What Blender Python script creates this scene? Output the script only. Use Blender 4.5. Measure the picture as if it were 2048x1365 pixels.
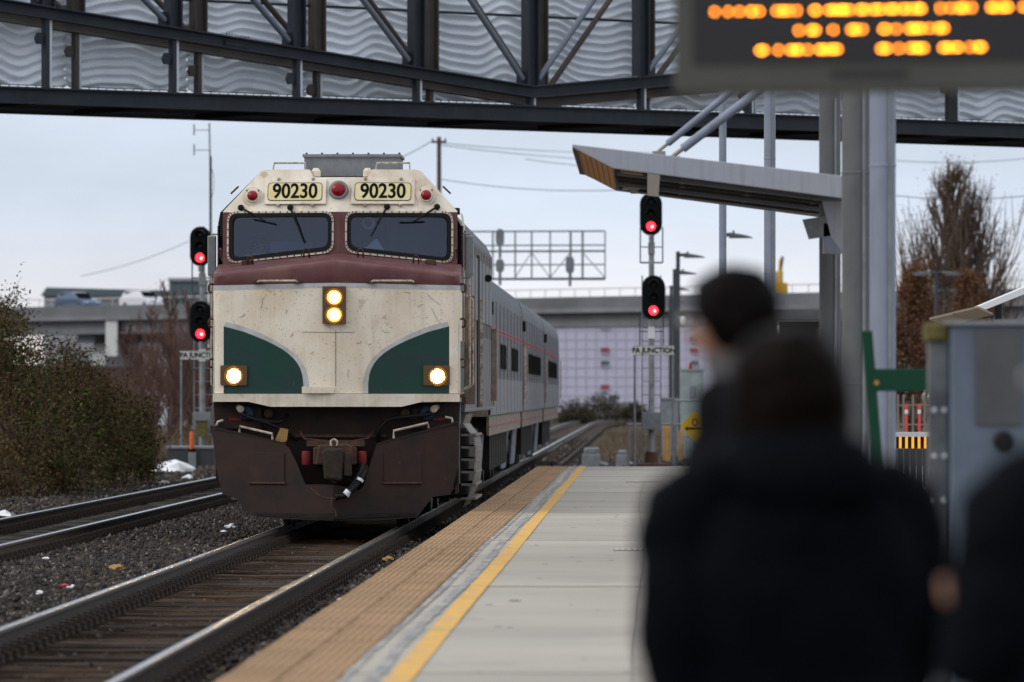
import bpy, bmesh, math, random
import numpy as np
from mathutils import Vector, Matrix
random.seed(7); rng = np.random.default_rng(7)
for o in list(bpy.data.objects): bpy.data.objects.remove(o)
scene = bpy.context.scene
COL = scene.collection
R = math.radians
pi = math.pi

# ------------------------------------------------------------------ camera
F = 12480.0            # focal length in photo pixels (2048 wide)
VX, VY, CZ = 1290.0, 789.0, 1.68
cam_d = bpy.data.cameras.new('camera')
cam = bpy.data.objects.new('camera', cam_d); COL.objects.link(cam)
cam_d.sensor_width = 36.0
cam_d.lens = F * 36.0 / 2048.0
cam_d.clip_start = 0.5; cam_d.clip_end = 6000
cam.location = (0, 0, CZ)
cam.rotation_euler = (pi/2 + math.atan(106.5/F), 0, math.atan(266.0/F))
cam_d.dof.use_dof = True
cam_d.dof.focus_distance = 78.5
cam_d.dof.aperture_fstop = cam_d.lens / 54.0
scene.camera = cam

# ------------------------------------------------------------------ world, sun, exposure
w = bpy.data.worlds.new('World'); scene.world = w; w.use_nodes = True
nt = w.node_tree; nt.nodes.clear()
N = nt.nodes.new; L = nt.links.new
SUN_EL, SUN_AZ = R(36), R(248)       # direction the light comes from (azimuth clockwise from +Y)
sky = N('ShaderNodeTexSky'); sky.sky_type = 'NISHITA'; sky.sun_disc = False
sky.sun_elevation = SUN_EL; sky.sun_rotation = SUN_AZ; sky.dust_density = 3
bg1 = N('ShaderNodeBackground'); bg1.inputs[1].default_value = 0.09; L(sky.outputs[0], bg1.inputs[0])
tc = N('ShaderNodeTexCoord'); sep = N('ShaderNodeSeparateXYZ'); L(tc.outputs['Generated'], sep.inputs[0])
ramp = N('ShaderNodeValToRGB'); L(sep.outputs['Z'], ramp.inputs[0])
cr = ramp.color_ramp; cr.elements[0].position = 0.0; cr.elements[0].color = (1.14, 1.00, 0.94, 1)
cr.elements[1].position = 1.0; cr.elements[1].color = (1.50, 1.54, 1.60, 1)
for p, c in ((0.013, (0.97, 0.96, 1.0, 1)), (0.030, (0.78, 0.88, 1.03, 1)), (0.12, (0.72, 0.80, 0.94, 1)), (0.4, (1.00, 1.05, 1.12, 1))):
    e = cr.elements.new(p); e.color = c
mp = N('ShaderNodeMapping'); mp.inputs['Scale'].default_value = (9, 9, 26); L(tc.outputs['Generated'], mp.inputs[0])
nz = N('ShaderNodeTexNoise'); nz.inputs['Scale'].default_value = 1.3; nz.inputs['Detail'].default_value = 5; L(mp.outputs[0], nz.inputs['Vector'])
mr = N('ShaderNodeMapRange'); mr.inputs['From Min'].default_value = 0.3; mr.inputs['From Max'].default_value = 0.72
mr.inputs['To Min'].default_value = 0.86; mr.inputs['To Max'].default_value = 1.12; L(nz.outputs[0], mr.inputs[0])
mul = N('ShaderNodeVectorMath'); mul.operation = 'SCALE'; L(ramp.outputs[0], mul.inputs[0]); L(mr.outputs[0], mul.inputs['Scale'])
bg2 = N('ShaderNodeBackground'); L(mul.outputs[0], bg2.inputs[0]); bg2.inputs[1].default_value = 1.0
mx = N('ShaderNodeMixShader'); mx.inputs[0].default_value = 0.86
L(bg1.outputs[0], mx.inputs[1]); L(bg2.outputs[0], mx.inputs[2])
wo = N('ShaderNodeOutputWorld'); L(mx.outputs[0], wo.inputs[0])
sun_d = bpy.data.lights.new('sun', 'SUN'); sun_d.energy = 1.0; sun_d.angle = R(25); sun_d.color = (1.0, 0.96, 0.9)
sun = bpy.data.objects.new('sun', sun_d); COL.objects.link(sun)
sd = Vector((math.sin(SUN_AZ)*math.cos(SUN_EL), math.cos(SUN_AZ)*math.cos(SUN_EL), math.sin(SUN_EL)))
sun.rotation_euler = sd.to_track_quat('Z', 'Y').to_euler()
scene.view_settings.view_transform = 'Standard'; scene.view_settings.look = 'None'
scene.view_settings.exposure = 0.0; scene.view_settings.gamma = 1.0
scene.render.engine = 'CYCLES'
cy = scene.cycles
cy.use_denoising = True
try: cy.denoiser = 'OPENIMAGEDENOISE'
except Exception: pass
cy.max_bounces = 6; cy.diffuse_bounces = 3; cy.glossy_bounces = 3; cy.transmission_bounces = 4; cy.transparent_max_bounces = 12
cy.caustics_reflective = False; cy.caustics_refractive = False
cy.sample_clamp_indirect = 6.0

# ------------------------------------------------------------------ helpers
def P(x, y, D):
    """the point at distance D whose place in the photograph was measured as (x, y)"""
    return Vector(((x-VX)/F*D, D, CZ+(VY-y)/F*D))
ORG = {}
def org(o): return ORG.get(o.name, Vector((0, 0, 0))) if o else Vector((0, 0, 0))

class MB:
    def __init__(s): s.v = []; s.f = []
    def add(s, vs, fs):
        b = len(s.v); s.v += [tuple(p) for p in vs]; s.f += [tuple(i+b for i in f) for f in fs]; return s
    def box(s, x0, x1, y0, y1, z0, z1, mp=None):
        vs = [(x0,y0,z0),(x1,y0,z0),(x1,y1,z0),(x0,y1,z0),(x0,y0,z1),(x1,y0,z1),(x1,y1,z1),(x0,y1,z1)]
        if mp: vs = [mp(*p) for p in vs]
        return s.add(vs, [(0,3,2,1),(4,5,6,7),(0,1,5,4),(1,2,6,5),(2,3,7,6),(3,0,4,7)])
    def cbox(s, c, d): return s.box(c[0]-d[0]/2, c[0]+d[0]/2, c[1]-d[1]/2, c[1]+d[1]/2, c[2]-d[2]/2, c[2]+d[2]/2)
    def tube(s, p0, p1, r0, r1=None, n=8, caps=True):
        p0 = Vector(p0); p1 = Vector(p1); r1 = r0 if r1 is None else r1
        a = (p1-p0); 
        if a.length < 1e-6: return s
        a.normalize(); u = a.orthogonal().normalized(); v = a.cross(u)
        vs = []
        for p, r in ((p0, r0), (p1, r1)):
            for i in range(n):
                t = 2*pi*i/n; vs.append(p + (u*math.cos(t)+v*math.sin(t))*r)
        fs = [(i, (i+1)%n, n+(i+1)%n, n+i) for i in range(n)]
        if caps: fs += [tuple(range(n-1, -1, -1)), tuple(range(n, 2*n))]
        return s.add(vs, fs)
    def path(s, pts, r, n=6, r_end=None):
        pts = [Vector(p) for p in pts]; k = len(pts); up = None; vs = []
        for j, p in enumerate(pts):
            t = (pts[min(j+1, k-1)]-pts[max(j-1, 0)]).normalized()
            if up is None: up = t.orthogonal().normalized()
            up = (up - t*up.dot(t))
            up = up.normalized() if up.length > 1e-6 else t.orthogonal().normalized()
            v = t.cross(up); rr = r if r_end is None else r+(r_end-r)*j/(k-1)
            for i in range(n):
                a = 2*pi*i/n; vs.append(p+(up*math.cos(a)+v*math.sin(a))*rr)
        fs = []
        for j in range(k-1):
            for i in range(n): fs.append((j*n+i, j*n+(i+1)%n, (j+1)*n+(i+1)%n, (j+1)*n+i))
        fs += [tuple(range(n-1, -1, -1)), tuple(range((k-1)*n, k*n))]
        return s.add(vs, fs)
    def prism(s, poly, t0, t1, mp):
        n = len(poly)
        vs = [mp(a, b, t0) for a, b in poly]+[mp(a, b, t1) for a, b in poly]
        return s.add(vs, [tuple(range(n-1, -1, -1)), tuple(range(n, 2*n))]+[(i, (i+1)%n, n+(i+1)%n, n+i) for i in range(n)])
    def lathe(s, o, axis, prof, n=20, caps=True):
        """prof: list of (radius, height along axis)"""
        o = Vector(o); a = Vector(axis).normalized(); u = a.orthogonal().normalized(); v = a.cross(u); vs = []
        for r, h in prof:
            for i in range(n):
                t = 2*pi*i/n; vs.append(o+a*h+(u*math.cos(t)+v*math.sin(t))*r)
        k = len(prof); fs = []
        for j in range(k-1):
            for i in range(n): fs.append((j*n+i, j*n+(i+1)%n, (j+1)*n+(i+1)%n, (j+1)*n+i))
        if caps: fs += [tuple(range(n-1, -1, -1)), tuple(range((k-1)*n, k*n))]
        return s.add(vs, fs)
    def loft(s, rings, closed=True, caps=True):
        n = len(rings[0]); vs = [p for r in rings for p in r]; fs = []
        m = n if closed else n-1
        for j in range(len(rings)-1):
            for i in range(m): fs.append((j*n+i, j*n+(i+1)%n, (j+1)*n+(i+1)%n, (j+1)*n+i))
        if caps and closed: fs += [tuple(range(n-1, -1, -1)), tuple(range((len(rings)-1)*n, len(rings)*n))]
        return s.add(vs, fs)
    def grid(s, nu, nv, fn):
        vs = [fn(i/nu, j/nv) for j in range(nv+1) for i in range(nu+1)]
        fs = [(j*(nu+1)+i, j*(nu+1)+i+1, (j+1)*(nu+1)+i+1, (j+1)*(nu+1)+i) for j in range(nv) for i in range(nu)]
        return s.add(vs, fs)
    def build(s, name, mat, parent=None, smooth=False, bevel=0, label=None, fix=True):
        o = org(parent)
        me = bpy.data.meshes.new(name)
        me.from_pydata([(p[0]-o.x, p[1]-o.y, p[2]-o.z) for p in s.v], [], s.f)
        if fix:
            bm = bmesh.new(); bm.from_mesh(me); bmesh.ops.recalc_face_normals(bm, faces=bm.faces); bm.to_mesh(me); bm.free()
        return link(name, me, mat, parent, smooth, bevel, label)

def link(name, me, mat, parent=None, smooth=False, bevel=0, label=None):
    if mat and not me.materials: me.materials.append(mat)
    if smooth:
        me.polygons.foreach_set('use_smooth', [True]*len(me.polygons))
        if smooth == 'auto':
            try: me.set_sharp_from_angle(angle=R(38))
            except Exception: pass
    ob = bpy.data.objects.new(name, me); COL.objects.link(ob)
    if parent: ob.parent = parent; ORG[ob.name] = org(parent)
    if bevel:
        b = ob.modifiers.new('bevel', 'BEVEL'); b.width = bevel; b.segments = 2; b.limit_method = 'ANGLE'; b.angle_limit = R(40)
    if label: ob['label'] = label
    return ob
def thing(name, label, cat, loc=(0,0,0), rz=0, group=None, local=False):
    e = bpy.data.objects.new(name, None); COL.objects.link(e); e.empty_display_size = 0.2
    e.location = loc; e.rotation_euler = (0, 0, rz); e['label'] = label; e['category'] = cat
    if group: e['group'] = group
    ORG[e.name] = Vector((0,0,0)) if local else Vector(loc)
    return e
def tag(o, label, cat, group=None, kind=None):
    o['label'] = label; o['category'] = cat
    if group: o['group'] = group
    if kind: o['kind'] = kind
    return o
def struct(o, label=None):
    o['kind'] = 'structure'
    if label: o['label'] = label
    return o
def copy_tree(o, parent=None):
    c = o.copy(); COL.objects.link(c); c.parent = parent
    for ch in list(o.children): copy_tree(ch, c)
    return c

def curve_mesh(cu):
    ob = bpy.data.objects.new('tmp', cu); COL.objects.link(ob)
    bpy.context.view_layer.update()
    me = bpy.data.meshes.new_from_object(ob.evaluated_get(bpy.context.evaluated_depsgraph_get()))
    bpy.data.objects.remove(ob); bpy.data.curves.remove(cu)
    return me
def plate(name, outer, holes, thick, mp, mat, parent, bevel=0):
    """flat plate with holes; mp(a, b, t) maps plate coordinates to the place"""
    cu = bpy.data.curves.new('p', 'CURVE'); cu.dimensions = '2D'; cu.fill_mode = 'BOTH'; cu.extrude = thick/2
    for pts in [outer]+list(holes):
        sp = cu.splines.new('POLY'); sp.points.add(len(pts)-1); sp.use_cyclic_u = True
        for q, (a, b) in zip(sp.points, pts): q.co = (a, b, 0, 1)
    me = curve_mesh(cu); o = org(parent)
    for v in me.vertices:
        v.co = Vector(mp(v.co.x, v.co.y, v.co.z))-o
    bm = bmesh.new(); bm.from_mesh(me); bmesh.ops.remove_doubles(bm, verts=bm.verts, dist=1e-5); bmesh.ops.recalc_face_normals(bm, faces=bm.faces); bm.to_mesh(me); bm.free()
    me.materials.clear(); me.name = name
    return link(name, me, mat, parent, bevel=bevel)
def text(name, body, size, mp, mat, parent, thick=0.004, sx=1.0, bold=0.0):
    cu = bpy.data.curves.new('t', 'FONT'); cu.body = body; cu.size = size; cu.align_x = 'CENTER'; cu.align_y = 'CENTER'; cu.extrude = thick/2; cu.offset = bold
    me = curve_mesh(cu); o = org(parent)
    for v in me.vertices: v.co = Vector(mp(v.co.x*sx, v.co.y, v.co.z))-o
    me.materials.clear(); me.name = name
    return link(name, me, mat, parent)
def rrect(pts, r, seg=5):
    """round the corners of a polygon"""
    out = []; n = len(pts)
    for i in range(n):
        p = Vector(pts[i]); a = (Vector(pts[i-1])-p).normalized(); b = (Vector(pts[(i+1)%n])-p).normalized()
        p0 = p+a*r; p1 = p+b*r
        for k in range(seg+1):
            t = k/seg; q = p0*(1-t)**2+p*2*t*(1-t)+p1*t*t; out.append((q.x, q.y))
    return out
def stadium(w_, h_, n=8):
    r = w_/2; out = []
    for k in range(n+1): a = pi*k/n; out.append((r*math.cos(a), h_/2-r+r*math.sin(a)))
    for k in range(n+1): a = pi+pi*k/n; out.append((r*math.cos(a), -h_/2+r+r*math.sin(a)))
    return out
def lerp(a, b, t): return a+(b-a)*t

# ------------------------------------------------------------------ materials
MATS = {}
def M(name, c, r=0.6, metal=0.0, c2=None, vs=4.0, stretch=(1,1,1), bump=0.0, bs=40.0, spec=0.2, speck=None, streak=None, island=None, emit=None, es=1.0, lo=0.35, hi=0.65, trans=0.0, coat=0.0, objvar=0.0):
    m = bpy.data.materials.new(name); m.use_nodes = True; MATS[name] = m
    nt = m.node_tree; N = nt.nodes.new; L = nt.links.new
    b = nt.nodes['Principled BSDF']
    b.inputs['Roughness'].default_value = r; b.inputs['Metallic'].default_value = metal
    b.inputs['Specular IOR Level'].default_value = spec
    if coat: b.inputs['Coat Weight'].default_value = coat
    if emit: b.inputs['Emission Color'].default_value = (*emit, 1); b.inputs['Emission Strength'].default_value = es
    tcn = N('ShaderNodeTexCoord'); co = tcn.outputs['Object']
    if stretch != (1,1,1):
        mpn = N('ShaderNodeMapping'); mpn.inputs['Scale'].default_value = stretch; L(co, mpn.inputs[0]); cs = mpn.outputs[0]
    else: cs = co
    cur = None
    def rgb(c):
        n = N('ShaderNodeRGB'); n.outputs[0].default_value = (*c, 1); return n.outputs[0]
    def mix(fac, a, bb):
        n = N('ShaderNodeMix'); n.data_type = 'RGBA'; L(fac, n.inputs['Factor']); L(a, n.inputs['A']); L(bb, n.inputs['B']); return n.outputs['Result']
    def noise(vec, sc, det=6, rough=0.6, f0=0.35, f1=0.65, dist=0):
        n = N('ShaderNodeTexNoise'); n.inputs['Scale'].default_value = sc; n.inputs['Detail'].default_value = det; n.inputs['Roughness'].default_value = rough
        n.inputs['Distortion'].default_value = dist
        L(vec, n.inputs['Vector']); q = N('ShaderNodeMapRange'); q.inputs[1].default_value = f0; q.inputs[2].default_value = f1; L(n.outputs[0], q.inputs[0]); return q.outputs[0]
    cur = rgb(c)
    if c2: cur = mix(noise(cs, vs, f0=lo, f1=hi), cur, rgb(c2))
    if island:
        g = N('ShaderNodeNewGeometry'); rp = N('ShaderNodeValToRGB'); L(g.outputs['Random Per Island'], rp.inputs[0])
        e = rp.color_ramp.elements
        for k, cc in enumerate(island):
            pos = k/(len(island)-1)
            if k == 0: e[0].position = 0; e[0].color = (*cc, 1)
            elif k == len(island)-1: e[-1].position = 1; e[-1].color = (*cc, 1)
            else: q = e.new(pos); q.color = (*cc, 1)
        cur = rp.outputs[0]
    if streak:   # (colour, scale, strength) vertical run marks
        mpn = N('ShaderNodeMapping'); mpn.inputs['Scale'].default_value = (1, 1, 0.08); L(co, mpn.inputs[0])
        f = noise(mpn.outputs[0], streak[1], 5, 0.7, 0.5, 0.75)
        q = N('ShaderNodeMath'); q.operation = 'MULTIPLY'; L(f, q.inputs[0]); q.inputs[1].default_value = streak[2]
        cur = mix(q.outputs[0], cur, rgb(streak[0]))
    if speck:    # list of (colour, scale, threshold, strength)
        for cc, sc, th, stg in speck:
            f = noise(co, sc, 3, 0.6, th, th+0.05)
            q = N('ShaderNodeMath'); q.operation = 'MULTIPLY'; L(f, q.inputs[0]); q.inputs[1].default_value = stg
            q2 = N('ShaderNodeMath'); q2.operation = 'MULTIPLY'; L(q.outputs[0], q2.inputs[0]); L(noise(co, sc*.09+.35, 3, 0.6, 0.31, 0.54), q2.inputs[1])
            cur = mix(q2.outputs[0], cur, rgb(cc))
    if objvar:
        oi = N('ShaderNodeObjectInfo'); q = N('ShaderNodeMapRange'); q.inputs[3].default_value = 1-objvar; q.inputs[4].default_value = 1+objvar*.5; L(oi.outputs['Random'], q.inputs[0])
        vm = N('ShaderNodeVectorMath'); vm.operation = 'SCALE'; L(cur, vm.inputs[0]); L(q.outputs[0], vm.inputs['Scale']); cur = vm.outputs[0]
    L(cur, b.inputs['Base Color'])
    if bump:
        n = N('ShaderNodeTexNoise'); n.inputs['Scale'].default_value = bs; n.inputs['Detail'].default_value = 6; L(cs, n.inputs['Vector'])
        bn = N('ShaderNodeBump'); bn.inputs['Strength'].default_value = bump; bn.inputs['Distance'].default_value = 0.02; L(n.outputs[0], bn.inputs['Height']); L(bn.outputs[0], b.inputs['Normal'])
    if trans:
        tr = N('ShaderNodeBsdfTransparent'); ms = N('ShaderNodeMixShader'); ms.inputs[0].default_value = trans
        out = nt.nodes['Material Output']; L(b.outputs[0], ms.inputs[1]); L(tr.outputs[0], ms.inputs[2]); L(ms.outputs[0], out.inputs[0])
    return m
def glass(name, tint, base_refl=0.06, rough=0.02, gain=1.0):
    m = bpy.data.materials.new(name); m.use_nodes = True; nt = m.node_tree; N = nt.nodes.new; L = nt.links.new
    nt.nodes.clear(); out = N('ShaderNodeOutputMaterial'); tr = N('ShaderNodeBsdfTransparent'); tr.inputs[0].default_value = (*tint, 1)
    gl = N('ShaderNodeBsdfGlossy'); gl.inputs['Roughness'].default_value = rough; gl.inputs[0].default_value = (0.9, 0.95, 1.0, 1)
    fr = N('ShaderNodeFresnel'); fr.inputs[0].default_value = 1.5
    ad = N('ShaderNodeMath'); ad.operation = 'MULTIPLY_ADD'; ad.inputs[1].default_value = gain; ad.inputs[2].default_value = base_refl; L(fr.outputs[0], ad.inputs[0])
    ms = N('ShaderNodeMixShader'); L(ad.outputs[0], ms.inputs[0]); L(tr.outputs[0], ms.inputs[1]); L(gl.outputs[0], ms.inputs[2]); L(ms.outputs[0], out.inputs[0])
    MATS[name] = m; return m
def emitter(name, c, s):
    m = bpy.data.materials.new(name); m.use_nodes = True; nt = m.node_tree; nt.nodes.clear()
    e = nt.nodes.new('ShaderNodeEmission'); e.inputs[0].default_value = (*c, 1); e.inputs[1].default_value = s
    o = nt.nodes.new('ShaderNodeOutputMaterial'); nt.links.new(e.outputs[0], o.inputs[0]); MATS[name] = m; return m

m_cream = M('cream_paint', (0.78, 0.71, 0.59), 0.5, c2=(0.62, 0.50, 0.36), vs=1.5, lo=0.40, hi=0.78, bump=0.05, bs=25,
            speck=[((0.20,0.12,0.07), 34, 0.63, 0.7), ((0.13,0.08,0.05), 55, 0.66, 0.8), ((0.10,0.07,0.05), 11, 0.70, 0.9), ((0.36,0.20,0.10), 4.5, 0.66, 0.5)], streak=((0.42,0.31,0.20), 7, 0.4))
m_white = M('dirty_white_paint', (0.72, 0.65, 0.55), 0.5, c2=(0.52, 0.43, 0.33), vs=2.2, lo=0.42, hi=0.75, bump=0.05, bs=25,
            speck=[((0.22,0.14,0.09), 22, 0.67, 0.7), ((0.34,0.22,0.13), 4.5, 0.66, 0.5)], streak=((0.38,0.28,0.18), 10, 0.45))
m_silver = M('silver_stripe_paint', (0.50, 0.52, 0.55), 0.45, c2=(0.40, 0.39, 0.37), vs=6, speck=[((0.2,0.15,0.1), 24, 0.67, 0.6)])
m_maroon = M('maroon_paint', (0.100, 0.034, 0.040), 0.42, c2=(0.14, 0.066, 0.060), vs=3, bump=0.05, bs=25, speck=[((0.28,0.17,0.13), 14, 0.68, 0.5), ((0.05,0.02,0.02), 30, 0.68, 0.6)])
m_green = M('green_paint', (0.012, 0.052, 0.038), 0.42, c2=(0.022, 0.044, 0.042), vs=2.5, bump=0.05, bs=25, speck=[((0.12,0.14,0.13), 24, 0.70, 0.5), ((0.10,0.08,0.06), 9, 0.71, 0.6)])
m_pilot = M('brown_pilot_steel', (0.034, 0.0165, 0.0115), 0.62, c2=(0.015, 0.0105, 0.009), vs=2.2, bump=0.12, bs=18, speck=[((0.10,0.075,0.06), 30, 0.69, 0.45), ((0.09,0.045,0.03), 7, 0.69, 0.5)])
m_dark = M('dark_underframe', (0.008, 0.0075, 0.0075), 0.75, c2=(0.018, 0.014, 0.012), vs=5)
m_black = M('black_rubber', (0.005, 0.005, 0.006), 0.55)
m_ibody = M('cab_interior', (0.06, 0.085, 0.16), 0.8)
m_steel = M('bare_pipe', (0.55, 0.50, 0.43), 0.5, c2=(0.25, 0.17, 0.12), vs=14)
m_rust = M('rusty_iron', (0.10, 0.05, 0.035), 0.8, c2=(0.05, 0.03, 0.025), vs=14)
m_roofbox = M('grey_equipment_box', (0.23, 0.25, 0.27), 0.6, c2=(0.17, 0.18, 0.19), vs=5, streak=((0.12,0.11,0.10), 12, 0.5))
m_board = M('number_board_face', (0.60, 0.50, 0.20), 0.4, c2=(0.66, 0.60, 0.36), vs=6, speck=[((0.3,0.2,0.08), 12, 0.68, 0.5)])
m_ink = M('black_numerals', (0.006, 0.006, 0.006), 0.5, spec=0.05)
m_red = M('red_lens', (0.30, 0.004, 0.010), 0.15, coat=0.3, c2=(0.16, 0.003, 0.006), vs=30)
m_redp = M('red_hose_coupling', (0.17, 0.014, 0.014), 0.6, c2=(0.09, 0.012, 0.010), vs=12)
m_blue = M('blue_receptacle_cap', (0.025, 0.055, 0.10), 0.6, c2=(0.02, 0.035, 0.055), vs=10)
m_housing = M('lamp_housing', (0.12, 0.075, 0.04), 0.45, metal=0.3)
m_bulb = emitter('lit_headlight', (1.0, 0.70, 0.34), 110)
m_bulb2 = emitter('lit_ditch_light', (1.0, 0.68, 0.30), 110)
m_ringl = emitter('painted_lamp_glow', (1.0, 0.52, 0.12), 2.0)  # glow around the lit lamps put into an emissive ring
m_ringm = emitter('painted_lamp_halo', (1.0, 0.36, 0.06), 0.32)  # orange halo on the housing front, painted as a weakly emissive ring
m_glass = glass('windscreen_glass', (0.70, 0.76, 0.90), 0.015, gain=0.75)
m_stain = M('stainless_side', (0.088, 0.100, 0.122), 0.5, metal=0.35, c2=(0.06, 0.066, 0.078), vs=2, streak=((0.25,0.22,0.2), 7, 0.4))
m_sidegrey = M('grey_white_side', (0.165, 0.178, 0.205), 0.5, c2=(0.12, 0.123, 0.132), vs=1.5, streak=((0.25,0.21,0.18), 7, 0.5))
m_redline = M('red_stripe', (0.30, 0.03, 0.05), 0.5)
m_carend = M('dirty_cream_trim', (0.26, 0.22, 0.17), 0.6, c2=(0.13, 0.095, 0.07), vs=4)
m_win = M('dark_car_window', (0.010, 0.010, 0.012), 0.6, spec=0.0)
m_alu = M('ribbed_aluminium', (0.24, 0.215, 0.19), 0.55, metal=0.1, c2=(0.13, 0.105, 0.085), vs=6)
m_mirror = M('mirror_back', (0.36, 0.35, 0.33), 0.5, c2=(0.28, 0.26, 0.23), vs=5)

m_rail = M('rail_side', (0.075, 0.058, 0.048), 0.6, metal=0.25, c2=(0.05, 0.042, 0.038), vs=6, stretch=(1,0.3,1))
m_railtop = M('polished_rail_head', (0.50, 0.51, 0.53), 0.17, metal=1.0, c2=(0.42, 0.43, 0.45), vs=2, stretch=(6,0.05,1))
m_tie = M('weathered_tie', (0.062, 0.036, 0.021), 0.9, c2=(0.018, 0.012, 0.008), vs=7, stretch=(0.5,4,4), bump=0.5, bs=30, speck=[((0.15,0.11,0.08), 30, 0.66, 0.4)], objvar=0.65)
m_tie2 = M('grey_tie', (0.055, 0.047, 0.040), 0.9, c2=(0.030, 0.026, 0.022), vs=7, stretch=(0.5,4,4), bump=0.5, bs=30, objvar=0.5)
m_clip = M('rail_fastening', (0.026, 0.021, 0.018), 0.7, metal=0.2, c2=(0.05, 0.035, 0.025), vs=20)
m_stone = M('ballast_stones', (0.05,0.05,0.05), 0.85, island=[(0.010,0.010,0.010),(0.022,0.020,0.020),(0.036,0.032,0.030),(0.058,0.045,0.036),(0.026,0.024,0.024),(0.080,0.058,0.042),(0.015,0.015,0.016),(0.20,0.17,0.15)])
m_ground = M('gravel_ground', (0.050, 0.044, 0.039), 0.95, c2=(0.085, 0.070, 0.056), vs=0.25, bump=0.6, bs=9, speck=[((0.02,0.018,0.016), 14, 0.55, 0.7), ((0.14,0.12,0.10), 22, 0.64, 0.6)])
m_bed = M('track_bed_dirt', (0.020, 0.015, 0.012), 0.95, c2=(0.040, 0.028, 0.020), vs=2.5, bump=0.8, bs=22)
m_conc = M('platform_concrete', (0.43, 0.390, 0.332), 0.68, c2=(0.27, 0.245, 0.213), vs=0.9, stretch=(0.25,0.45,1), lo=0.22, hi=0.80, objvar=0.10, bump=0.06, bs=60,
           speck=[((0.20,0.19,0.17), 3.2, 0.67, 0.4), ((0.13,0.12,0.11), 28, 0.70, 0.5), ((0.26,0.25,0.235), 1.1, 0.60, 0.5)])
m_joint = M('joint_sealant', (0.19, 0.18, 0.165), 0.8)
m_tact = M('tactile_tile', (0.40, 0.255, 0.140), 0.66, objvar=0.16, c2=(0.27, 0.170, 0.095), vs=1.6, bump=0.05, bs=60, speck=[((0.16,0.10,0.06), 18, 0.68, 0.5), ((0.20,0.125,0.07), 2.6, 0.60, 0.7), ((0.16,0.11,0.07), 7, 0.62, 0.6)])
m_yellow = M('yellow_paint', (0.66, 0.36, 0.035), 0.6, c2=(0.58, 0.31, 0.05), vs=4, speck=[((0.36,0.29,0.18), 18, 0.58, 0.9), ((0.34,0.30,0.24), 5, 0.58, 0.9), ((0.42,0.27,0.08), 2, 0.55, 0.6)])
m_stainp = M('grey_old_paint', (0.22, 0.22, 0.225), 0.65, c2=(0.15, 0.15, 0.152), vs=3, stretch=(3,0.5,1), speck=[((0.38,0.35,0.30), 6, 0.50, 0.9), ((0.36,0.34,0.30), 1.5, 0.55, 0.7)])
m_bsteel = M('dark_bridge_steel', (0.030, 0.037, 0.048), 0.5, c2=(0.020, 0.026, 0.034), vs=1.5, streak=((0.06,0.06,0.062), 6, 0.3))
m_bsteel2 = M('lit_bridge_steel', (0.085, 0.072, 0.062), 0.6, c2=(0.055, 0.048, 0.044), vs=1.5)  # lit copy of the bridge steel; light on the far truss painted brown
m_bunder = M('bridge_underside', (0.010, 0.011, 0.013), 0.8)
m_pale = M('pale_channel', (0.55, 0.60, 0.66), 0.4)
m_rod = M('grey_blue_rod', (0.14, 0.16, 0.20), 0.45, metal=0.3)
m_colw = M('white_column_paint', (0.245, 0.272, 0.345), 0.45, c2=(0.205, 0.228, 0.29), vs=2, streak=((0.11,0.105,0.10), 9, 0.4))
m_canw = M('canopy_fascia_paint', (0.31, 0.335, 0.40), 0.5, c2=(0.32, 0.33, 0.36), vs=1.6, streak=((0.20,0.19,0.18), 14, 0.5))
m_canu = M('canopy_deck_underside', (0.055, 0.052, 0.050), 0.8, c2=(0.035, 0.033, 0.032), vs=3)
m_wood = M('timber_soffit', (0.50, 0.235, 0.065), 0.5, c2=(0.27, 0.12, 0.045), vs=6, stretch=(1,6,6))
m_ochre = M('ochre_panel', (0.32, 0.23, 0.06), 0.6)
m_grey = M('galvanised_grey', (0.26, 0.28, 0.30), 0.5, metal=0.4, c2=(0.18, 0.19, 0.20), vs=5)
m_mast = M('signal_mast_paint', (0.30, 0.32, 0.33), 0.5, metal=0.2, c2=(0.18, 0.18, 0.17), vs=4, streak=((0.12,0.10,0.08), 10, 0.5))
m_sigblk = M('signal_black', (0.004, 0.006, 0.0065), 0.5, spec=0.1)
m_siglens = M('unlit_lens', (0.02, 0.02, 0.022), 0.12)
m_sigred = emitter('lit_red_signal', (1.0, 0.02, 0.035), 5.0)
m_sigcore = emitter('lit_red_core', (1.0, 0.25, 0.2), 9.0)
m_signw = M('white_sign_face', (0.62, 0.62, 0.60), 0.5, c2=(0.5, 0.5, 0.47), vs=6)
m_cab = M('grey_green_cabinet', (0.30, 0.36, 0.36), 0.5, c2=(0.24, 0.28, 0.28), vs=3)
m_signy = M('yellow_sign_face', (0.62, 0.36, 0.02), 0.5)
m_orange = M('orange_plastic', (0.72, 0.12, 0.02), 0.5)
m_lamp = M('lamp_grey', (0.055, 0.06, 0.066), 0.5)
m_via = M('viaduct_concrete', (0.23, 0.235, 0.25), 0.85, c2=(0.17, 0.172, 0.185), vs=0.25, streak=((0.12,0.12,0.125), 0.8, 0.5))
m_via2 = M('viaduct_dark_girder', (0.17, 0.175, 0.19), 0.85, c2=(0.12, 0.122, 0.13), vs=0.2)
m_via3 = M('pale_barrier', (0.52, 0.52, 0.52), 0.8)
m_bldg = M('lavender_render', (0.56, 0.54, 0.66), 0.8, c2=(0.52, 0.50, 0.61), vs=0.1)
m_bwin = M('dark_teal_pane', (0.10, 0.13, 0.155), 0.4)
m_bwinr = M('hazy_red_panel', (0.27, 0.075, 0.085), 0.6)  # haze of distance put into the muted window colour
m_tealroof = M('dark_teal_roof', (0.10, 0.135, 0.15), 0.7)
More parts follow.
